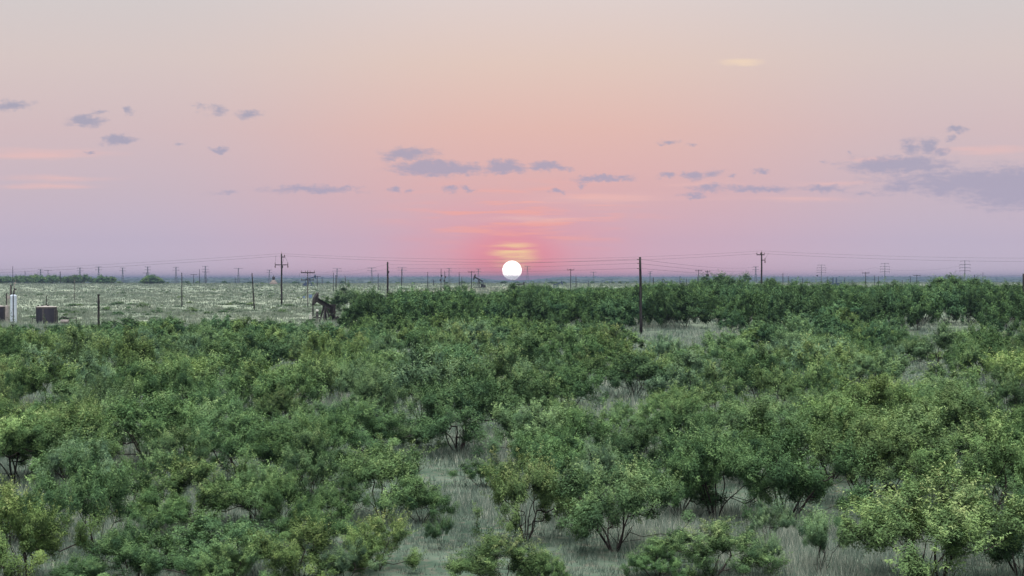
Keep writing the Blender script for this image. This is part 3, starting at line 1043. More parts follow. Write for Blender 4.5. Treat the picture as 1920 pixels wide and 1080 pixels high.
V, Fg, Tg = blades([(36, 60, 26, 9, .14, .42, .020, .11), (60, 90, 10, 9, .18, .48, .032, .16), (90, 150, 3.2, 8, .3, .65, .05, .22), (150, 280, 1.0, 8, .35, .7, .09, .35)], 3)
o = bpy.data.objects.new('grass', np_mesh('grass', V, Fg, 3, [M_grass], {'tint': ('FACE', Tg)}))
tag(o, 'grey green dry grass growing between the bushes', 'grass', kind='stuff')
COL.objects.link(o)
V, Fg, Tg = blades([(230, 420, .55, 8, .35, .8, .12, .5), (420, 900, .10, 8, .4, .9, .26, 1.0), (900, 1850, .018, 8, .5, 1.1, .6, 2.0)], 4, True)
o = bpy.data.objects.new('field_grass', np_mesh('field_grass', V, Fg, 3, [M_field], {'tint': ('FACE', Tg)}))
tag(o, 'pale dry grass of the open field on the left', 'grass', kind='stuff')
COL.objects.link(o)


# ------------------------------------------------------------------ poles, wires, pylons
def shaft(parent, h, r0, r1, mat, lean=0.0, name='shaft'):
    m = MB()
    n = 7
    m.tube([(lean * h * (i / (n - 1)) + .02 * h * math.sin(i * 1.9) * .08, 0, -.3 + (h + .3) * i / (n - 1)) for i in range(n)],
           [r0 + (r1 - r0) * i / (n - 1) for i in range(n)], 10)
    return m.build(name, mat, parent, True)


def insulator(parent, p, s=1.0, down=False):
    m = MB()
    k = -1 if down else 1
    prof = [(.035, 0), (.035, .08), (.075, .10), (.075, .15), (.04, .17), (.065, .20), (.06, .27), (.02, .30)]
    prof = [(r * s, z * s * k) for r, z in prof]
    m.lathe(prof, 10, p)
    return m.build('insulator', M_insul, parent)


def crossarm(parent, z, x0, x1, th, mat, n_ins, s=1.0, hang=False, lean=0.0, brace=True):
    m = MB()
    m.box(((x0 + x1) / 2, -.17, z), (x1 - x0, th, th * 1.25))
    o = m.build('crossarm', mat, parent)
    if brace:
        b = MB()
        for sx in (-1, 1):
            e = x0 * .5 if sx < 0 else x1 * .5
            if abs(e) > .3:
                b.bar((e, -.17 - th / 2 - .02, z - th * .3), (sx * .05, -.17 - th / 2 - .02, z - .75), .05, .03)
        if b.v:
            b.build('brace', M_steel, parent)
    for i in range(n_ins):
        xx = x0 + .1 + (x1 - x0 - .2) * i / max(1, n_ins - 1)
        if abs(xx) < .12:
            continue
        insulator(parent, (xx, -.17, z + th * .62), s)
        if hang:
            insulator(parent, (xx, -.17, z - th * .62), s * 1.4, True)
    return o


def pole(px, d, top, r, label, mat=M_wood, lean=0.0, name='utility_pole', cat='pole', group=None, zs=None):
    """bare post, base on the ground"""
    x = at(px, d)
    z = gz1(x, d)
    root = empty(name, (x, d, z))
    h = zat(top, d) - z
    shaft(root, h, r, r * .68, mat, lean)
    tag(root, label, cat, group)
    return root, h


# the two big distribution poles
rootA, hA = pole(528, 480, 476, .30, 'tall dark wooden pole with two crossarms left of near pumpjack')
crossarm(rootA, hA - 3.3, -2.0, 2.0, .20, M_wood, 2, 1.8, True)
crossarm(rootA, hA - .95, -.1, 1.0, .22, M_wood, 2, 2.0, False, brace=False)
m = MB()
m.tube([(0, -.05, hA - .1), (-.05, -.05, hA + .65)], [.07, .04], 6)
m.build('top_pin', M_insul, rootA)
m = MB()
m.tube([(-1.9, -.17, hA - 2.9), (-1.75, -.17, hA - 1.3), (-1.6, -.17, hA - .5)], .035, 5)
m.tube([(1.9, -.17, hA - 2.9), (1.6, -.17, hA - 1.9), (1.0, -.17, hA - .7)], .035, 5)
m.tube([(.15, -.17, hA - 3.2), (.55, -.17, hA - 2.0), (.85, -.17, hA - 1.0)], .035, 5)
m.build('jumper_wire', M_wire, rootA)
m = MB()
m.lathe([(.16, 0), (.19, .1), (.19, .75), (.14, .85)], 12, (.28, -.45, hA - 4.3))
m.build('cutout_can', M_wood, rootA)

rootB, hB = pole(1428, 480, 473, .30, 'tall dark wooden pole with crossarms on skyline far right of sun')
crossarm(rootB, hB - .75, -1.55, .85, .22, M_wood, 3, 1.8, False, brace=False)
crossarm(rootB, hB - 2.35, -.1, 1.1, .20, M_wood, 2, 1.8, True, brace=False)
m = MB()
m.tube([(0, -.05, hB - .1), (0, -.05, hB + .55)], [.07, .04], 6)
m.build('top_pin', M_insul, rootB)
m = MB()
m.tube([(1.0, -.17, hB - 2.0), (1.5, -.17, hB - 1.2), (2.1, -.17, hB - .2)], .03, 5)
m.build('jumper_wire', M_wire, rootB)

# twin-arm pole with the rig behind it
rootC, hC = pole(577, 461, 507, .17, 'slim pole with a wide double crossarm in front of distant pumpjack', M_greywood)
crossarm(rootC, hC - .65, -1.95, 2.05, .22, M_wood, 4, 1.5, False, brace=False)
crossarm(rootC, hC - 2.75, -1.9, 1.8, .17, M_wood, 2, 1.4, False, brace=False)
m = MB()
m.tube([(.75, -.17, hC - .7), (.6, -.17, hC - 2.0), (.2, -.17, hC - 3.6)], .035, 5)
m.tube([(-2.3, -.17, hC - .7), (-2.35, -.17, hC - 2.0)], .03, 5)
m.build('jumper_wire', M_wire, rootC)

# bare posts
root1, h1 = pole(1202, 228, 482, .235, 'tallest bare dark pole right of the sun, at the grass gap', lean=-.012)
for k, z in enumerate((hA * 0 + h1 - .35, h1 - .9, h1 - 1.65)):
    m = MB()
    m.tube([(-.1 - .012 * h1, -.1, z), (-.46 - .012 * h1, -.1, z)], .055, 6)
    m.build('insulator', M_insul, root1)
m = MB()
m.tube([(.0, -.25, h1 * .2), (-.1, -.2, h1 * .62)], .02, 5)
m.build('ground_wire', M_wire, root1)
root2, h2 = pole(727, 369, 491, .27, 'bare dark pole left of the sun, ending in the bushes', lean=-.002)
m = MB()
m.box((.22, -.2, h2 - 2.35), (.30, .25, .45))
m.build('cutout_box', M_wood, root2)
for z in (h2 - .3, h2 - 1.3):
    m = MB()
    m.tube([(0, -.15, z), (.32, -.2, z)], .05, 6)
    m.build('insulator', M_insul, root2)
pole(477, 414, 512, .19, 'bare dark pole leaning left beside the left crossarm pole', lean=-.065)
pole(341, 453, 511, .16, 'thin upright bare pole standing alone in the pale field')
pole(139, 545, 524, .13, 'thin grey leaning pole right of the brown tank', M_greywood, lean=.02)
rs_, hs = pole(185, 250, 554, .20, 'short stubby dark post rising from bushes right of brown tank')
m = MB()
m.box((0, 0, hs + .05), (.34, .34, .3))
m.build('post_cap', M_wood, rs_)
m = MB()
m.tube([(.1, -.1, hs - .4), (.7, -.1, hs - 1.8), (1.0, -.1, hs - 2.6)], .015, 5)
m.tube([(-.2, -.2, hs - .8), (-.22, -.2, hs - 1.2)], .06, 6)
m.build('guy_wire', M_wire, rs_)
pole(1919, 300, 513, .22, 'bare dark pole cut by the right edge of the view')

# small far poles on the plain: column, distance, top row, kind, label
SMALL = [
    (24, 1250, 499, 'b', 'tall thin mast behind the white vessel at far left'), (47, 1700, 508, 'b', 'thin bare pole just right of the tall left mast'),
    (90, 1700, 506, 't', 'far pole with short crossarm above the brown tank'), (113, 1700, 509, 'b', 'thick far bare pole right of the one above brown tank'),
    (275, 1800, 511, 't', 'small far pole on the lone tree clump'), (363, 1750, 514, 't', 'low far T pole right of the thin field pole'), (374, 1700, 505, 'b', 'slim bare far pole between two low T poles'),
    (386, 1750, 509, 't', 'far T pole left of the leaning bare pole'), (441, 1800, 520, 'b', 'tiny far post left of the leaning bare pole'), (595, 1200, 517, 't', 'far T pole just right of the slim double crossarm pole'),
    (604, 1500, 520, 'b', 'tiny far post above the near pumpjack'), (625, 900, 511, 'b', 'thin far pole left of a pair above the big grey mesquite'),
    (630, 800, 516, 'b', 'thick far pole, right of a pair above the big grey mesquite'), (650, 900, 517, 'l', 'far pole leaning left above the big grey mesquite'),
    (709, 1000, 513, 'b', 'far bare pole close left of bare pole left of sun'), (753, 800, 505, 'b', 'far bare pole close right of bare pole left of sun'),
    (802, 900, 510, 'b', 'far bare pole, second right of bare pole left of sun'), (813, 1300, 524, 'b', 'tiny far post between two bare poles left of sun'), (827, 800, 504, 'k', 'far pole with boxes on it left of the feathery mesquite'),
    (834, 850, 508, 'k', 'far pole with boxes on it at the feathery mesquite'), (861, 900, 510, 'b', 'far bare pole left of the small pumpjack'), (866, 1200, 518, 'b', 'tiny far post left of the small pumpjack'),
    (884, 750, 508, 't', 'far T pole beside the small pumpjack'), (1070, 750, 504, 't', 'far T pole right of the low pumpjack'), (1080, 900, 517, 'b', 'short far bare pole right of the T pole near low pumpjack'),
    (1103, 1300, 526, 'b', 'tiny far post right of the low pumpjack'), (1225, 800, 520, 'b', 'short thick far pole right of the tall bare pole'), (1242, 1200, 522, 'b', 'tiny far post, second right of the tall bare pole'),
    (1275, 900, 518, 'b', 'short far pole halfway to the transformer pole'), (1287, 1100, 522, 'b', 'tiny far post halfway to the transformer pole'), (1308, 800, 519, 'b', 'short far pole left of the transformer pole'),
    (1310, 900, 506, 't', 'far T pole left of the transformer pole'), (1468, 800, 512, 'b', 'far bare pole right of the right crossarm pole'), (1478, 1000, 518, 'b', 'thin far post, second right of right crossarm pole'),
    (1505, 1100, 521, 'b', 'short thin far post left of the lamp post'), (1551, 1200, 519, 'b', 'thin far post left of the twin stack unit'), (1584, 1000, 520, 'b', 'thin far pole right of the twin stack unit'),
    (1623, 800, 510, 't', 'far T pole left of the middle many-armed pylon'), (1640, 1300, 516, 'b', 'thin far post right of the T pole near middle pylon'), (1647, 1200, 518, 'b', 'thin far post close left of the middle many-armed pylon'),
    (1707, 1300, 518, 'b', 'thin far post, second right of the middle many-armed pylon'), (1719, 1000, 515, 't', 'far T pole between the middle and rightmost many-armed pylons'), (1692, 1400, 525, 'b', 'tiny far post, first right of the middle many-armed pylon'),
    (1827, 1300, 515, 'b', 'thin far post right of the rightmost many-armed pylon'), (1843, 1500, 511, 'b', 'thin pale far post, second right of the rightmost pylon'), (1772, 1400, 516, 'b', 'thin far post left of the rightmost many-armed pylon'),
]
for (px, d, top, kind, lab) in SMALL:
    r = .085 + d * .00015
    if px in (630, 1225, 113):
        r *= 1.45
    rt, hh = pole(px, d, top, r, lab, lean=(-.10 if kind == 'l' else 0), group='far poles on the plain')
    if kind == 't':
        crossarm(rt, hh - .5, -d * .0022, d * .0022, .12 + d * .00012, M_wood, 2, 1.6, False, brace=False)
    if kind == 'k':
        for q, (z, sg) in enumerate(((hh * .55, -1), (hh * .72, 1))):
            m = MB()
            m.lathe([(.22, 0), (.28, .08), (.28, .8), (.2, .9)], 10, (.38 * sg, -.2, z - .4))
            m.build('transformer', M_wood, rt)
# transformer pole and lamp post
rt, hh = pole(1326, 760, 507, .17, 'pole with crossarm and round transformers on the skyline mesquites')
crossarm(rt, hh - .7, -1.05, 1.3, .24, M_wood, 3, 1.6, False, brace=False)
for xx in (-.42, .42):
    m = MB()
    m.lathe([(.25, 0), (.36, .12), (.36, 1.1), (.25, 1.25)], 12, (xx, -.3, hh - 3.0))
    m.build('transformer', M_wood, rt)
rt, hh = pole(1530, 900, 518, .14, 'curved lamp post with a round lamp head on right skyline', M_steel, name='lamp_post', cat='lamp post')
m = MB()
m.tube([(0, 0, hh - .1), (.2, 0, hh + .4), (.55, 0, hh + .55)], .08, 6)
m.build('lamp_arm', M_steel, rt)
m = MB()
m.lathe([(.1, -.4), (.38, -.2), (.42, .1), (.2, .45), (.05, .5)], 12, (.7, 0, hh + .3))
m.build('lamp_head', M_wood, rt)


def lattice(px, d, top, label, wide=1.0, arms=2):
    x = at(px, d)
    z = gz1(x, d)
    H = zat(top, d) - z
    root = empty('transmission_pylon', (x, d, z))
    bw, tw = H * .15, H * .032
    th = .32
    m = MB()
    cs = [(-1, -1), (1, -1), (1, 1), (-1, 1)]
    lv = [0, .2, .38, .54, .68, .8, .9, 1.0]
    W = lambda f: bw + (tw - bw) * min(1, f / .8) if f < .8 else tw
    for (a, b) in cs:
        m.tube([(a * W(f) / 2, b * W(f) / 2, f * H) for f in lv], th * .6, 4)
    m.build('leg', M_steel, root)
    m = MB()
    for f0, f1 in zip(lv[:-1], lv[1:]):
        for i in range(4):
            a, b = cs[i], cs[(i + 1) % 4]
            m.tube([(a[0] * W(f0) / 2, a[1] * W(f0) / 2, f0 * H), (b[0] * W(f1) / 2, b[1] * W(f1) / 2, f1 * H)], th * .32, 4)
            m.tube([(b[0] * W(f0) / 2, b[1] * W(f0) / 2, f0 * H), (a[0] * W(f1) / 2, a[1] * W(f1) / 2, f1 * H)], th * .32, 4)
    m.build('bracing', M_steel, root)
    for k in range(arms):
        f = (1.0, .86, .74)[k]
        L = H * .18 * wide * (1.0 if k == 0 else 1.1)
        m = MB()
        for sy in (-.3, .3):
            m.tube([(-L, 0, f * H), (0, sy, f * H + .2), (L, 0, f * H)], th * .5, 4)
            m.tube([(-L, 0, f * H), (0, sy, f * H - H * .045), (L, 0, f * H)], th * .4, 4)
        m.build('crossarm', M_steel, root)
        for sx in (-1, 1):
            m = MB()
            m.tube([(sx * L * .92, 0, f * H), (sx * L * .92, 0, f * H - H * .05)], .12, 5)
            m.build('insulator', M_insul, root)
    tag(root, label, 'pylon', 'lattice pylons along the horizon')
    return root


ORD2 = ['leftmost', 'second', 'third', 'fourth', 'fifth', 'sixth', 'seventh', 'eighth', 'ninth', 'tenth', 'eleventh', 'twelfth', 'thirteenth', 'fourteenth', 'fifteenth', 'sixteenth',
        'seventeenth', 'eighteenth', 'nineteenth']
LAT = [(76, 505, 2832), (150, 502, 2790), (185, 500, 2762), (230, 502, 2804), (277, 500, 2762), (330, 501, 2790), (385, 499, 2762), (447, 503, 2790), (505, 506, 2846),
       (632, 503, 2748), (697, 502, 2748), (754, 501, 2762), (842, 503, 2664), (897, 504, 2678), (989, 499, 2650), (1113, 510, 2622), (1219, 509, 2622), (1417, 500, 2608)]
for i, (px, top, d) in enumerate(LAT):
    lattice(px, d, top, ('leftmost faint lattice pylon on the horizon' if i == 0 else 'faint lattice pylon, %s from the left along the horizon' % ORD2[i]) if i < 17 else 'last faint lattice pylon, just left of the right crossarm pole',
            wide=1.25 if px in (447, 632, 697, 754, 1113) else .8, arms=1 if px in (447, 1113) else 2)
MONO = [(1540, 496, 1750, 'leftmost many-armed single-post pylon right of the crossarm pole'), (1659, 493, 1700, 'middle many-armed single-post pylon of the three on the right'),
        (1809, 488, 1500, 'rightmost and tallest many-armed pylon behind the wide ragged mesquite')]
for (px, top, d, lab) in MONO:
    x = at(px, d)
    z = gz1(x, d)
    H = zat(top, d) - z
    root = empty('monopole_pylon', (x, d, z))
    shaft(root, H, .48, .22, M_steel)
    for f in (1.0, .8, .62, .45):
        hz = (H - 6) * f + 5.4
        m = MB()
        L = 5.2 if f < 1 else 4.2
        m.box((0, -.5, hz), (2 * L, .24, .34))
        m.build('crossarm', M_steel, root)
        for sx in (-1, 1):
            m = MB()
            m.tube([(sx * L * .93, -.5, hz), (sx * L * .93, -.5, hz - 1.2)], .14, 5)
            m.build('insulator', M_insul, root)
    tag(root, lab, 'pylon', 'many-armed pylons on the right')


def wire(a, b, sag, r, label, group):
    a, b = Vector(a), Vector(b)
    n = 28
    m = MB()
    p = []
    for i in range(n + 1):
        f = i / n
        q = a.lerp(b, f)
        q.z -= sag * 4 * f * (1 - f)
        p.append(q)
    m.tube(p, r, 5)
    o = m.build('overhead_wire', M_wire)
    tag(o, label, 'wire', group)
    return o


def pt(px, py, d):
    return (at(px, d), d, zat(py, d))


G = 'wires of the main power line'
wire(pt(528, 475.5, 480), pt(-420, 521, 640), 1.0, 0.022, 'upper overhead wire running left from the left crossarm pole', G)
wire(pt(533, 479.5, 480), pt(-420, 525, 640), 1.2, 0.028, 'lower overhead wire running left from the left crossarm pole', G)
wire(pt(528, 475.5, 480), pt(1428, 470.5, 480), 2.1, 0.022, 'upper long wire sagging over the sun between two crossarm poles', G)
wire(pt(533, 479.5, 480), pt(1421, 475.5, 480), 2.3, 0.028, 'lower long wire sagging over the sun between two crossarm poles', G)
wire(pt(1428, 470.5, 480), pt(2350, 476, 480), 1.7, 0.022, 'upper overhead wire running right from the right crossarm pole', G)
wire(pt(1432, 475.5, 480), pt(2350, 481, 480), 1.9, 0.028, 'lower overhead wire running right from the right crossarm pole', G)
G = 'wires of the side power line'
for k, (nm, ya, yb) in enumerate((('top', 496, 485.5), ('middle', 503, 493.5), ('bottom', 510, 503))):
    wire(pt(729, ya, 369), pt(1197, yb, 228), .30, 0.014, '%s wire of three between the two bare poles beside the sun' % nm, G)
for k, (nm, ya, yb) in enumerate((('top', 486, 500.5), ('middle', 494, 507), ('bottom', 503, 513))):
    wire(pt(1199, ya, 228), pt(1417 + k * 30, yb, 700), .9, 0.019, '%s wire of three running right from the tallest bare pole' % nm, G)
for k, (nm, ya, yb) in enumerate((('top', 509, 496), ('bottom', 512.5, 505))):
    wire(pt(586 - 8 * k, ya, 461), pt(725, yb, 369), .8, 0.014, '%s wire between slim double crossarm pole and bare pole left of sun' % nm, G)
G = 'faint wires on the right horizon'
wire(pt(1640, 502, 1700), pt(1809, 497, 1500), 4.0, 0.043, 'faint wire between middle and rightmost many-armed pylons', G)
wire(pt(1540, 503, 1750), pt(1640, 502, 1700), 3.0, 0.043, 'faint wire between leftmost and middle many-armed pylons', G)
wire(pt(1719, 517, 1000), pt(1990, 510, 700), 1.5, 0.031, 'faint low wire from T pole towards the right edge', G)


# ------------------------------------------------------------------ pumpjacks
def pumpjack(name, loc, rz, s, tilt, mat, label, th=1.0, tailweight=False):
    """beam along local x, horsehead at -x"""
    root = empty(name, loc, rz)
    root.scale = (s, s, s)
    R = Matrix.Rotation(tilt, 3, 'Y')
    piv = Vector((-.35, 0, 3.9))
    m = MB()
    for sy in (-.45, .45):
        m.box((.6, sy, .15), (6.6, .22, .3))
    for xx in (-2.4, -.9, .8, 2.3, 3.6):
        m.box((xx, 0, .14), (.2, .7, .2))
    m.build('skid', mat, root)
    for (bx, by) in ((-1.25, -.75), (-1.25, .75), (.75, -.75), (.75, .75)):
        m = MB()
        m.bar((bx, by, .3), (piv.x + (.12 if bx > 0 else -.12), by * .22, 3.75), .20 * th, .20 * th)
        m.build('post_leg', mat, root)
    m = MB()
    for zz in (1.3, 2.4):
        f = (zz - .3) / 3.5
        hw = .75 * (1 - f) + .165 * f
        m.box((piv.x - .9 * (1 - f), 0, zz), (.12, 2 * hw, .12))
        m.box((piv.x + 1.1 * (1 - f), 0, zz), (.12, 2 * hw, .12))
        for sy in (-1, 1):
            m.bar((piv.x - .9 * (1 - f), sy * hw, zz), (piv.x + 1.1 * (1 - f), sy * hw, zz), .1, .1)
    m.box((piv.x, 0, 3.8), (.55, .5, .18))
    m.build('post_bracing', mat, root)
    m = MB()
    L0, L1 = -2.75, 2.55
    for zz, hh, wy in ((.24 * th, .07, .42 * th), (-.24 * th, .07, .42 * th), (0, .46 * th, .14 * th)):
        m.box(piv + Vector((0, 0, .32)) + R @ Vector(((L0 + L1) / 2, 0, zz)), (L1 - L0, wy, hh), R)
    m.build('walking_beam', mat, root)
    # horsehead: arc face about the pivot, in the beam's frame
    m = MB()
    Ra = 3.45
    arc = [(-Ra * math.cos(a), Ra * math.sin(a)) for a in [math.radians(-27 + 54 * i / 10) for i in range(11)]]
    back = [(-2.55, .38), (-2.45, -.30)]
    prof = arc + back
    c0 = piv + Vector((0, 0, .32))
    vs = []
    for sy in (-.24 * th, .24 * th):
        vs += [c0 + R @ Vector((px_, sy, pz_)) for px_, pz_ in prof]
    n = len(prof)
    fs = [tuple(range(n))[::-1], tuple(range(n, 2 * n))] + [(i, (i + 1) % n, n + (i + 1) % n, n + i) for i in range(n)]
    m.add(vs, fs)
    m.build('horsehead', mat, root)
    # bridle and polished rod
    xr = c0.x - Ra - .03
    zb = 1.75
    m = MB()
    for sy in (-.12, .12):
        m.tube([(xr, sy, c0.z + .1), (xr, sy, zb)], .03 * th * th, 5)
    m.box((xr, 0, zb - .04), (.16, .42, .12))
    m.tube([(xr, 0, zb), (xr, 0, .9)], .045 * th, 6)
    m.build('bridle', mat, root)
    # gearbox, cranks with counterweights, pitmans
    gx = Vector((1.85, 0, 1.55))
    m = MB()
    m.box((1.85, 0, .62), (1.1, .8, .62))
    m.box((1.85, 0, 1.45), (1.0, .72, 1.0))
    m.tube([(1.85, -.85, 1.55), (1.85, .85, 1.55)], .13, 8)
    m.build('gearbox', mat, root)
    tail = c0 + R @ Vector((L1 - .1, 0, -.2))
    dirc = Vector((.55, 0, -.835))
    wpin = gx + dirc * .95
    for sy in (-1, 1):
        m = MB()
        a, b = gx - dirc * .3, gx + dirc * 1.5
        m.bar((a.x, sy * .68, a.z), (b.x, sy * .68, b.z), .16, .42)
        cr = m.build('crank', mat, root)
        m = MB()
        ctr = gx + dirc * 1.0
        vs, pr = [], []
        for i in range(9):
            an = math.pi * i / 8 - math.pi / 2
            pr.append((math.cos(an) * .85 * .9, math.sin(an) * .78))
        pr = [(-.55, -.78)] + pr + [(-.55, .78)]
        ex, ez = dirc, Vector((dirc.z, 0, -dirc.x))
        for yy in (.78, 1.02):
            vs += [ctr + ex * q0 + ez * q1 + Vector((0, sy * yy, 0)) for q0, q1 in pr]
        n = len(pr)
        m.add(vs, [tuple(range(n))[::-1], tuple(range(n, 2 * n))] + [(i, (i + 1) % n, n + (i + 1) % n, n + i) for i in range(n)])
        m.build('counterweight', mat, cr)
        m = MB()
        m.bar((wpin.x, sy * .58, wpin.z), (tail.x, sy * .45, tail.z), .12, .14)
        m.build('pitman_arm', mat, root)
    if tailweight:
        m = MB()
        m.box((tail.x + .15, -.12, tail.z + .1), (.62, 1.25, 2.1))
        m.box((tail.x + .15, .62, tail.z + .1), (.5, .16, 1.7))
        m.build('tail_weight', mat, root)
    m = MB()
    m.box((tail.x, 0, tail.z), (.2, 1.15, .22))
    m.build('equaliser', mat, root)
    m = MB()
    m.tube([(3.25, -.35, .85), (3.25, .4, .85)], .34, 12)
    m.box((3.25, 0, .42), (.7, .7, .25))
    m.build('motor', mat, root)
    tag(root, label, 'pumpjack', 'pumpjacks in the oil field')
    return root


dP = 288
xp = at(607.5, dP)
pumpjack('pumpjack', (xp + .35, dP, gz1(xp, dP)), math.radians(47), .79, math.radians(25), M_pump, 'near dark pumpjack with its head raised, rising out of the bushes', 1.6, True)
x = at(577, 1500)
pumpjack('pumpjack', (at(580, 1300), 1300, gz1(x, 1300) + .1), math.radians(180), 1.5, math.radians(14), M_pumpblue, 'distant bluish pumpjack behind the slim double crossarm pole')
x = at(899, 1150)
pumpjack('pumpjack', (x, 1150, gz1(x, 1150)), math.radians(40), 1.45, math.radians(22), M_pump, 'small black pumpjack on bare ground left of the sun')
x = at(972, 900)
pumpjack('pumpjack', (x, 900, gz1(x, 900) + .2), math.radians(190), .95, math.radians(6), M_pump, 'tiny pumpjack half hidden by the mesquite under the sun')
x = at(1044, 980)
pumpjack('pumpjack', (x, 980, gz1(x, 980)), math.radians(172), .95, math.radians(15), M_pumpblue, 'low dark pumpjack on the plain right of the sun')
x = at(1573, 950)
pumpjack('pumpjack', (x, 950, gz1(x, 950) + .4), math.radians(185), 1.0, math.radians(10), M_pumpblue, 'dark pumpjack beside the twin stack unit on right skyline')

# wellhead with white valve cap in front of the near pumpjack
dW = 286
x = at(594.5, dW)
root = empty('wellhead', (x, dW, gz1(x, dW)))
m = MB()
m.lathe([(.22, 0), (.22, .5), (.34, .52), (.34, .66), (.20, .7), (.20, 1.4), (.30, 1.42), (.30, 1.55), (.16, 1.6), (.16, 2.1)], 14)
m.tube([(-.7, 0, 1.05), (.7, 0, 1.05)], .10, 8)
m.build('casing', M_rust, root)
m = MB()
m.lathe([(.19, 2.10), (.30, 2.14), (.30, 2.36), (.12, 2.45)], 14)
m.build('cap', M_pale, root)
tag(root, 'dark wellhead with a white cap beside the near pumpjack', 'wellhead')
x = at(582, 284)
root = empty('valve_box', (x, 284, gz1(x, 284)))
m = MB()
m.box((0, 0, .75), (.40, .4, 1.5))
m.box((0, 0, 1.55), (.50, .5, .1))
m.build('body', M_pale, root)
m = MB()
m.tube([(.0, 0, 1.6), (.0, 0, 1.9), (.3, 0, 1.95)], .05, 6)
m.build('pipe', M_pale, root)
tag(root, 'small pale valve box left of the near pumpjack', 'valve box')


# ------------------------------------------------------------------ tank battery on the left
def tank(px, d, top, wpx, label, streaks, mast=None):
    x = at(px, d)
    z = gz1(x, d)
    H = zat(top, d) - z
    r = wpx / F * d / 2
    root = empty('storage_tank', (x, d, z))
    m = MB()
    prof = [(r, -.1)]
    n = 5
    for i in range(n):
        z0, z1 = H * i / n, H * (i + 1) / n
        prof += [(r, z0 + .04), (r, z1 - .05), (r + .035, z1 - .045), (r + .035, z1 - .005)]
    m.lathe(prof + [(r, H)], 48)
    m.build('shell', M_rust, root, False)
    m = MB()
    m.lathe([(r + .06, H), (r + .06, H + .08), (r * .6, H + .20), (.2, H + .30)], 48)
    m.build('roof', M_tan, root)
    if streaks:
        # dark coating panels wrapped round the shell
        for a0, a1 in streaks:
            m = MB()
            k = 10
            vs, fs = [], []
            for i in range(k + 1):
                a = math.radians(a0 + (a1 - a0) * i / k)
                for rr in (r + .05, r + .02):
                    for zz in (.05, H - .25):
                        vs.append((rr * math.cos(a), rr * math.sin(a), zz))
            for i in range(k):
                b = i * 4
                fs += [(b, b + 4, b + 5, b + 1), (b + 2, b + 3, b + 7, b + 6), (b + 1, b + 5, b + 7, b + 3), (b, b + 2, b + 6, b + 4)]
            fs += [(0, 1, 3, 2), (4 * k, 4 * k + 2, 4 * k + 3, 4 * k + 1)]
            m.add(vs, fs)
            m.build('coating_panel', M_black, root)
    if mast:
        m = MB()
        m.tube([(0, 0, H + .2), (0, 0, H + mast)], [.09, .07], 8)
        m.build('vent_pipe', M_pump, root)
    m = MB()
    for hx in (-.45, -.2, .15):
        m.lathe([(.16, 0), (.16, .16), (.05, .24)], 10, (r * hx * 1.6, -r * .3, H + .2))
    m.build('roof_hatch', M_pump, root)
    m = MB()
    m.tube([(r + .25, -.3, 0), (r + .25, -.3, H * .8), (r - .05, -.2, H * .8)], .07, 8)
    m.tube([(-r - .6, -.3, 0), (-r - .6, -.3, .95), (-r + .05, -.3, .95)], .08, 8)
    m.build('pipe', M_pump, root)
    tag(root, label, 'tank', 'storage tanks of the tank battery')
    return root


tank(87, 286, 576, 38, 'squat brown storage tank with black panels and thin vent pipe', [(216, 262), (272, 330)], 2.0)
tank(-6, 290, 575, 31, 'dark tank cut by the left edge beside the white vessel', [(258, 338)])
# tall white vessel with its ladder and vents
dV = 284
x = at(25.2, dV)
z = gz1(x, dV)
H = zat(554, dV) - z
root = empty('separator_vessel', (x, dV, z))
m = MB()
m.lathe([(.58, -.1), (.58, H * .33), (.60, H * .335), (.60, H * .345), (.58, H * .35), (.58, H * .66), (.60, H * .665), (.60, H * .675), (.58, H * .68), (.58, H - .1), (.5, H + .05), (.25, H + .16), (.08, H + .2)], 32)
m.build('shell', M_white, root, False)
m = MB()
for sx in (-.62, -.95):
    m.tube([(sx, -.42, 0), (sx, -.42, H + .4)], .05, 6)
i = .3
while i < H + .3:
    m.tube([(-.62, -.42, i), (-.95, -.42, i)], .03, 5)
    i += .32
m.build('ladder', M_tan, root)
m = MB()
m.tube([(.16, -.66, 0), (.16, -.66, H + .4), (.1, -.2, H + .8)], .085, 8)
m.build('downcomer', M_pump, root)
m = MB()
m.tube([(-.42, 0, H - .2), (-.42, 0, H + 1.9)], .12, 8)
m.tube([(.12, 0, H), (.12, 0, H + 1.35)], .10, 8)
m.tube([(.12, 0, H + 1.1), (.55, 0, H + 1.15)], .14, 8)
m.build('vent_stack', M_pump, root)
m = MB()
m.tube([(.1, .1, H + 1.3), (.15, .1, H + 2.2), (.42, .1, H + 2.7)], .07, 6)
m.tube([(-.6, .1, H + .2), (-.6, .1, H + 2.3)], .05, 6)
m.box((.25, .1, H + 2.2), (.3, .2, .25))
m.box((-.75, -.3, H - .35), (.45, .35, .5))
m.build('fitting', M_tan, root)
tag(root, 'tall white vertical vessel with ladder and dark vents at far left', 'vessel')
x = at(13, 288)
root = empty('heater_stack', (x, 288, gz1(x, 288)))
m = MB()
m.lathe([(.30, -.1), (.30, 3.0), (.24, 3.2), (.12, 3.25)], 20)
m.build('shell', M_tan, root)
m = MB()
m.tube([(-.1, 0, 3.3), (-.1, 0, 5.4)], .10, 8)
m.build('chimney', M_pump, root)
tag(root, 'narrow tan heater with dark chimney between dark tank and white vessel', 'heater')
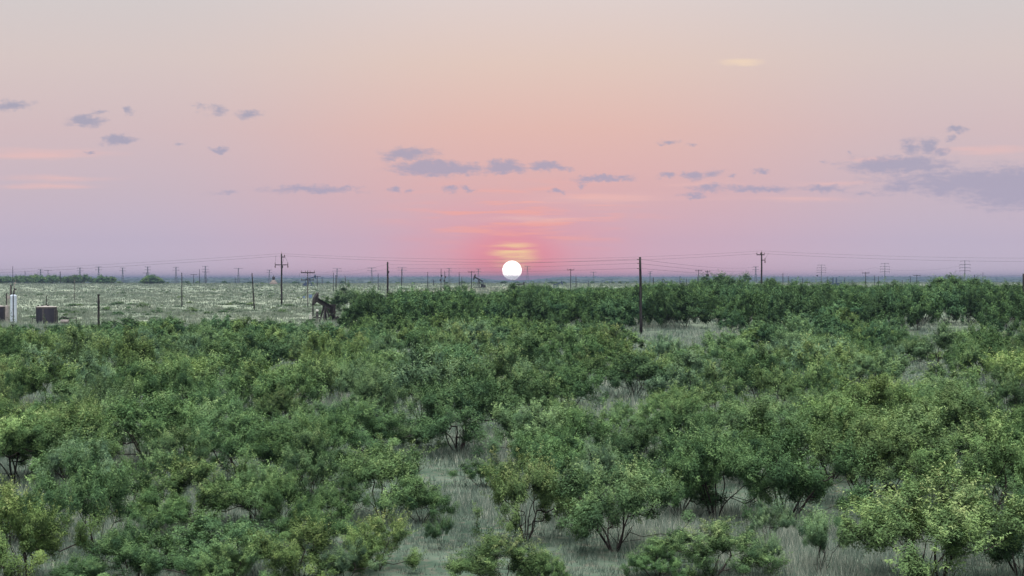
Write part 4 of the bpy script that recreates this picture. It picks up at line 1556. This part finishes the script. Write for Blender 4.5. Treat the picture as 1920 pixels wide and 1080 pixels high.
# pipes and pump beside the brown tank
x = at(127, 285)
root = empty('pipe_manifold', (x, 285, gz1(x, 285)))
m = MB()
m.tube([(-1.6, 0, 0), (-1.5, 0, .9), (-.9, 0, 1.25), (.2, 0, 1.0), (1.6, 0, 1.05)], .09, 8)
m.tube([(1.6, 0, 0), (1.6, 0, 1.1)], .08, 8)
m.build('pipe', M_pump, root)
m = MB()
m.tube([(-1.3, .3, .42), (.1, .3, .42)], .38, 14)
m.build('drum', M_tan, root)
tag(root, 'pale drum and dark pipework right of the brown tank', 'pipework')
# pale conical tank with dark vent far off
x = at(513, 1550)
z = gz1(x, 1550)
root = empty('field_tank', (x, 1550, z))
m = MB()
m.lathe([(4.0, -.5), (3.8, 1.0), (2.4, 3.2), (1.2, 4.4)], 24)
m.build('body', M_clay, root)
m = MB()
m.lathe([(.9, 4.4), (1.3, 5.0), (1.5, 6.6), (.9, 7.6), (.15, 8.0), (.12, 9.2)], 14)
m.build('vent', M_pump, root)
tag(root, 'distant pale tan cone shaped tank with dark cap behind left crossarm pole', 'tank')
# blue boxes behind the double crossarm pole
for k, (px, lab) in enumerate(((570, 'small blue equipment box left of the slim double crossarm pole'), (582, 'larger blue equipment box right of the slim double crossarm pole'))):
    x = at(px, 640)
    root = empty('equipment_box', (x, 640, gz1(x, 640)))
    sz = .75 if k == 0 else 1.3
    m = MB()
    m.box((0, 0, .2 + sz * .55), (sz * .95, .9, sz * 1.0))
    m.box((0, 0, .2 + sz * 1.1), (sz * 1.05, 1.0, .1))
    m.build('cabinet', M_blueeq, root)
    m = MB()
    m.box((-sz * .3, 0, .1), (.12, .6, .25))
    m.box((sz * .3, 0, .1), (.12, .6, .25))
    m.build('foot', M_pump, root)
    tag(root, lab, 'equipment box', 'blue equipment in the field')
# twin stack unit on the right skyline
x = at(1565, 1000)
root = empty('compressor_unit', (x, 1000, gz1(x, 1000)))
m = MB()
m.box((0, 0, 2.2), (4.2, 3, 3.6))
m.box((0, 0, 4.25), (3.4, 2.6, .5))
m.build('housing', M_pumpblue, root)
for sx in (-1, 1):
    m = MB()
    m.lathe([(.45, 0), (.45, 2.3), (.36, 2.5), (.36, 3.4)], 12, (sx * 1.05, 0, 4.5))
    m.build('stack', M_pumpblue, root)
tag(root, 'blue compressor unit with twin stacks on the right skyline', 'compressor')

# spoil rocks in the back grassy gap
rk = random.Random(3)
for k, (px, d, s, lab) in enumerate(((1848, 205, 1.0, 'largest white and tan rock in the back grassy gap'), (1838, 207, .55, 'small tan rock left of the largest pale rock'),
                                     (1860, 206, .5, 'small tan rock right of the largest pale rock'), (1884, 215, .6, 'brown rock nearest the right edge pole'))):
    x = at(px, d)
    m = MB()
    n, kk = 9, 7
    prof_v = []
    o0 = len(m.v)
    for i in range(kk + 1):
        f = i / kk
        for j in range(n):
            a = 2 * math.pi * j / n
            rr = s * (.25 + 1.0 * math.sin(math.pi * (.30 + .68 * f))) * rk.uniform(.8, 1.15)
            m.v.append((rr * math.cos(a), rr * .8 * math.sin(a), s * (1.25 * f - .1) * rk.uniform(.92, 1.05)))
    for i in range(kk):
        for j in range(n):
            j2 = (j + 1) % n
            m.f.append((i * n + j, i * n + j2, (i + 1) * n + j2, (i + 1) * n + j))
    m.f.append(tuple(kk * n + j for j in range(n)))
    o = m.build('rock', M_caliche)
    o.location = (x, d, gz1(x, d))
    tag(o, lab, 'rock', 'pale rocks in the back gap')

# ------------------------------------------------------------------ the air: haze
m, q, out = new_mat('haze')
pv = q.new('ShaderNodeVolumePrincipled')
pv.inputs['Color'].default_value = (.135, .17, .265, 1)
pv.inputs['Density'].default_value = 0.00013
pv.inputs['Anisotropy'].default_value = 0.2
q.l.new(pv.outputs[0], out.inputs['Volume'])
mb = MB()
mb.box((0, 8400, 8.5), (32000, 17400, 49))
hz = mb.build('haze', m)
tag(hz, 'thin blue evening haze over the plain', 'haze', kind='stuff')
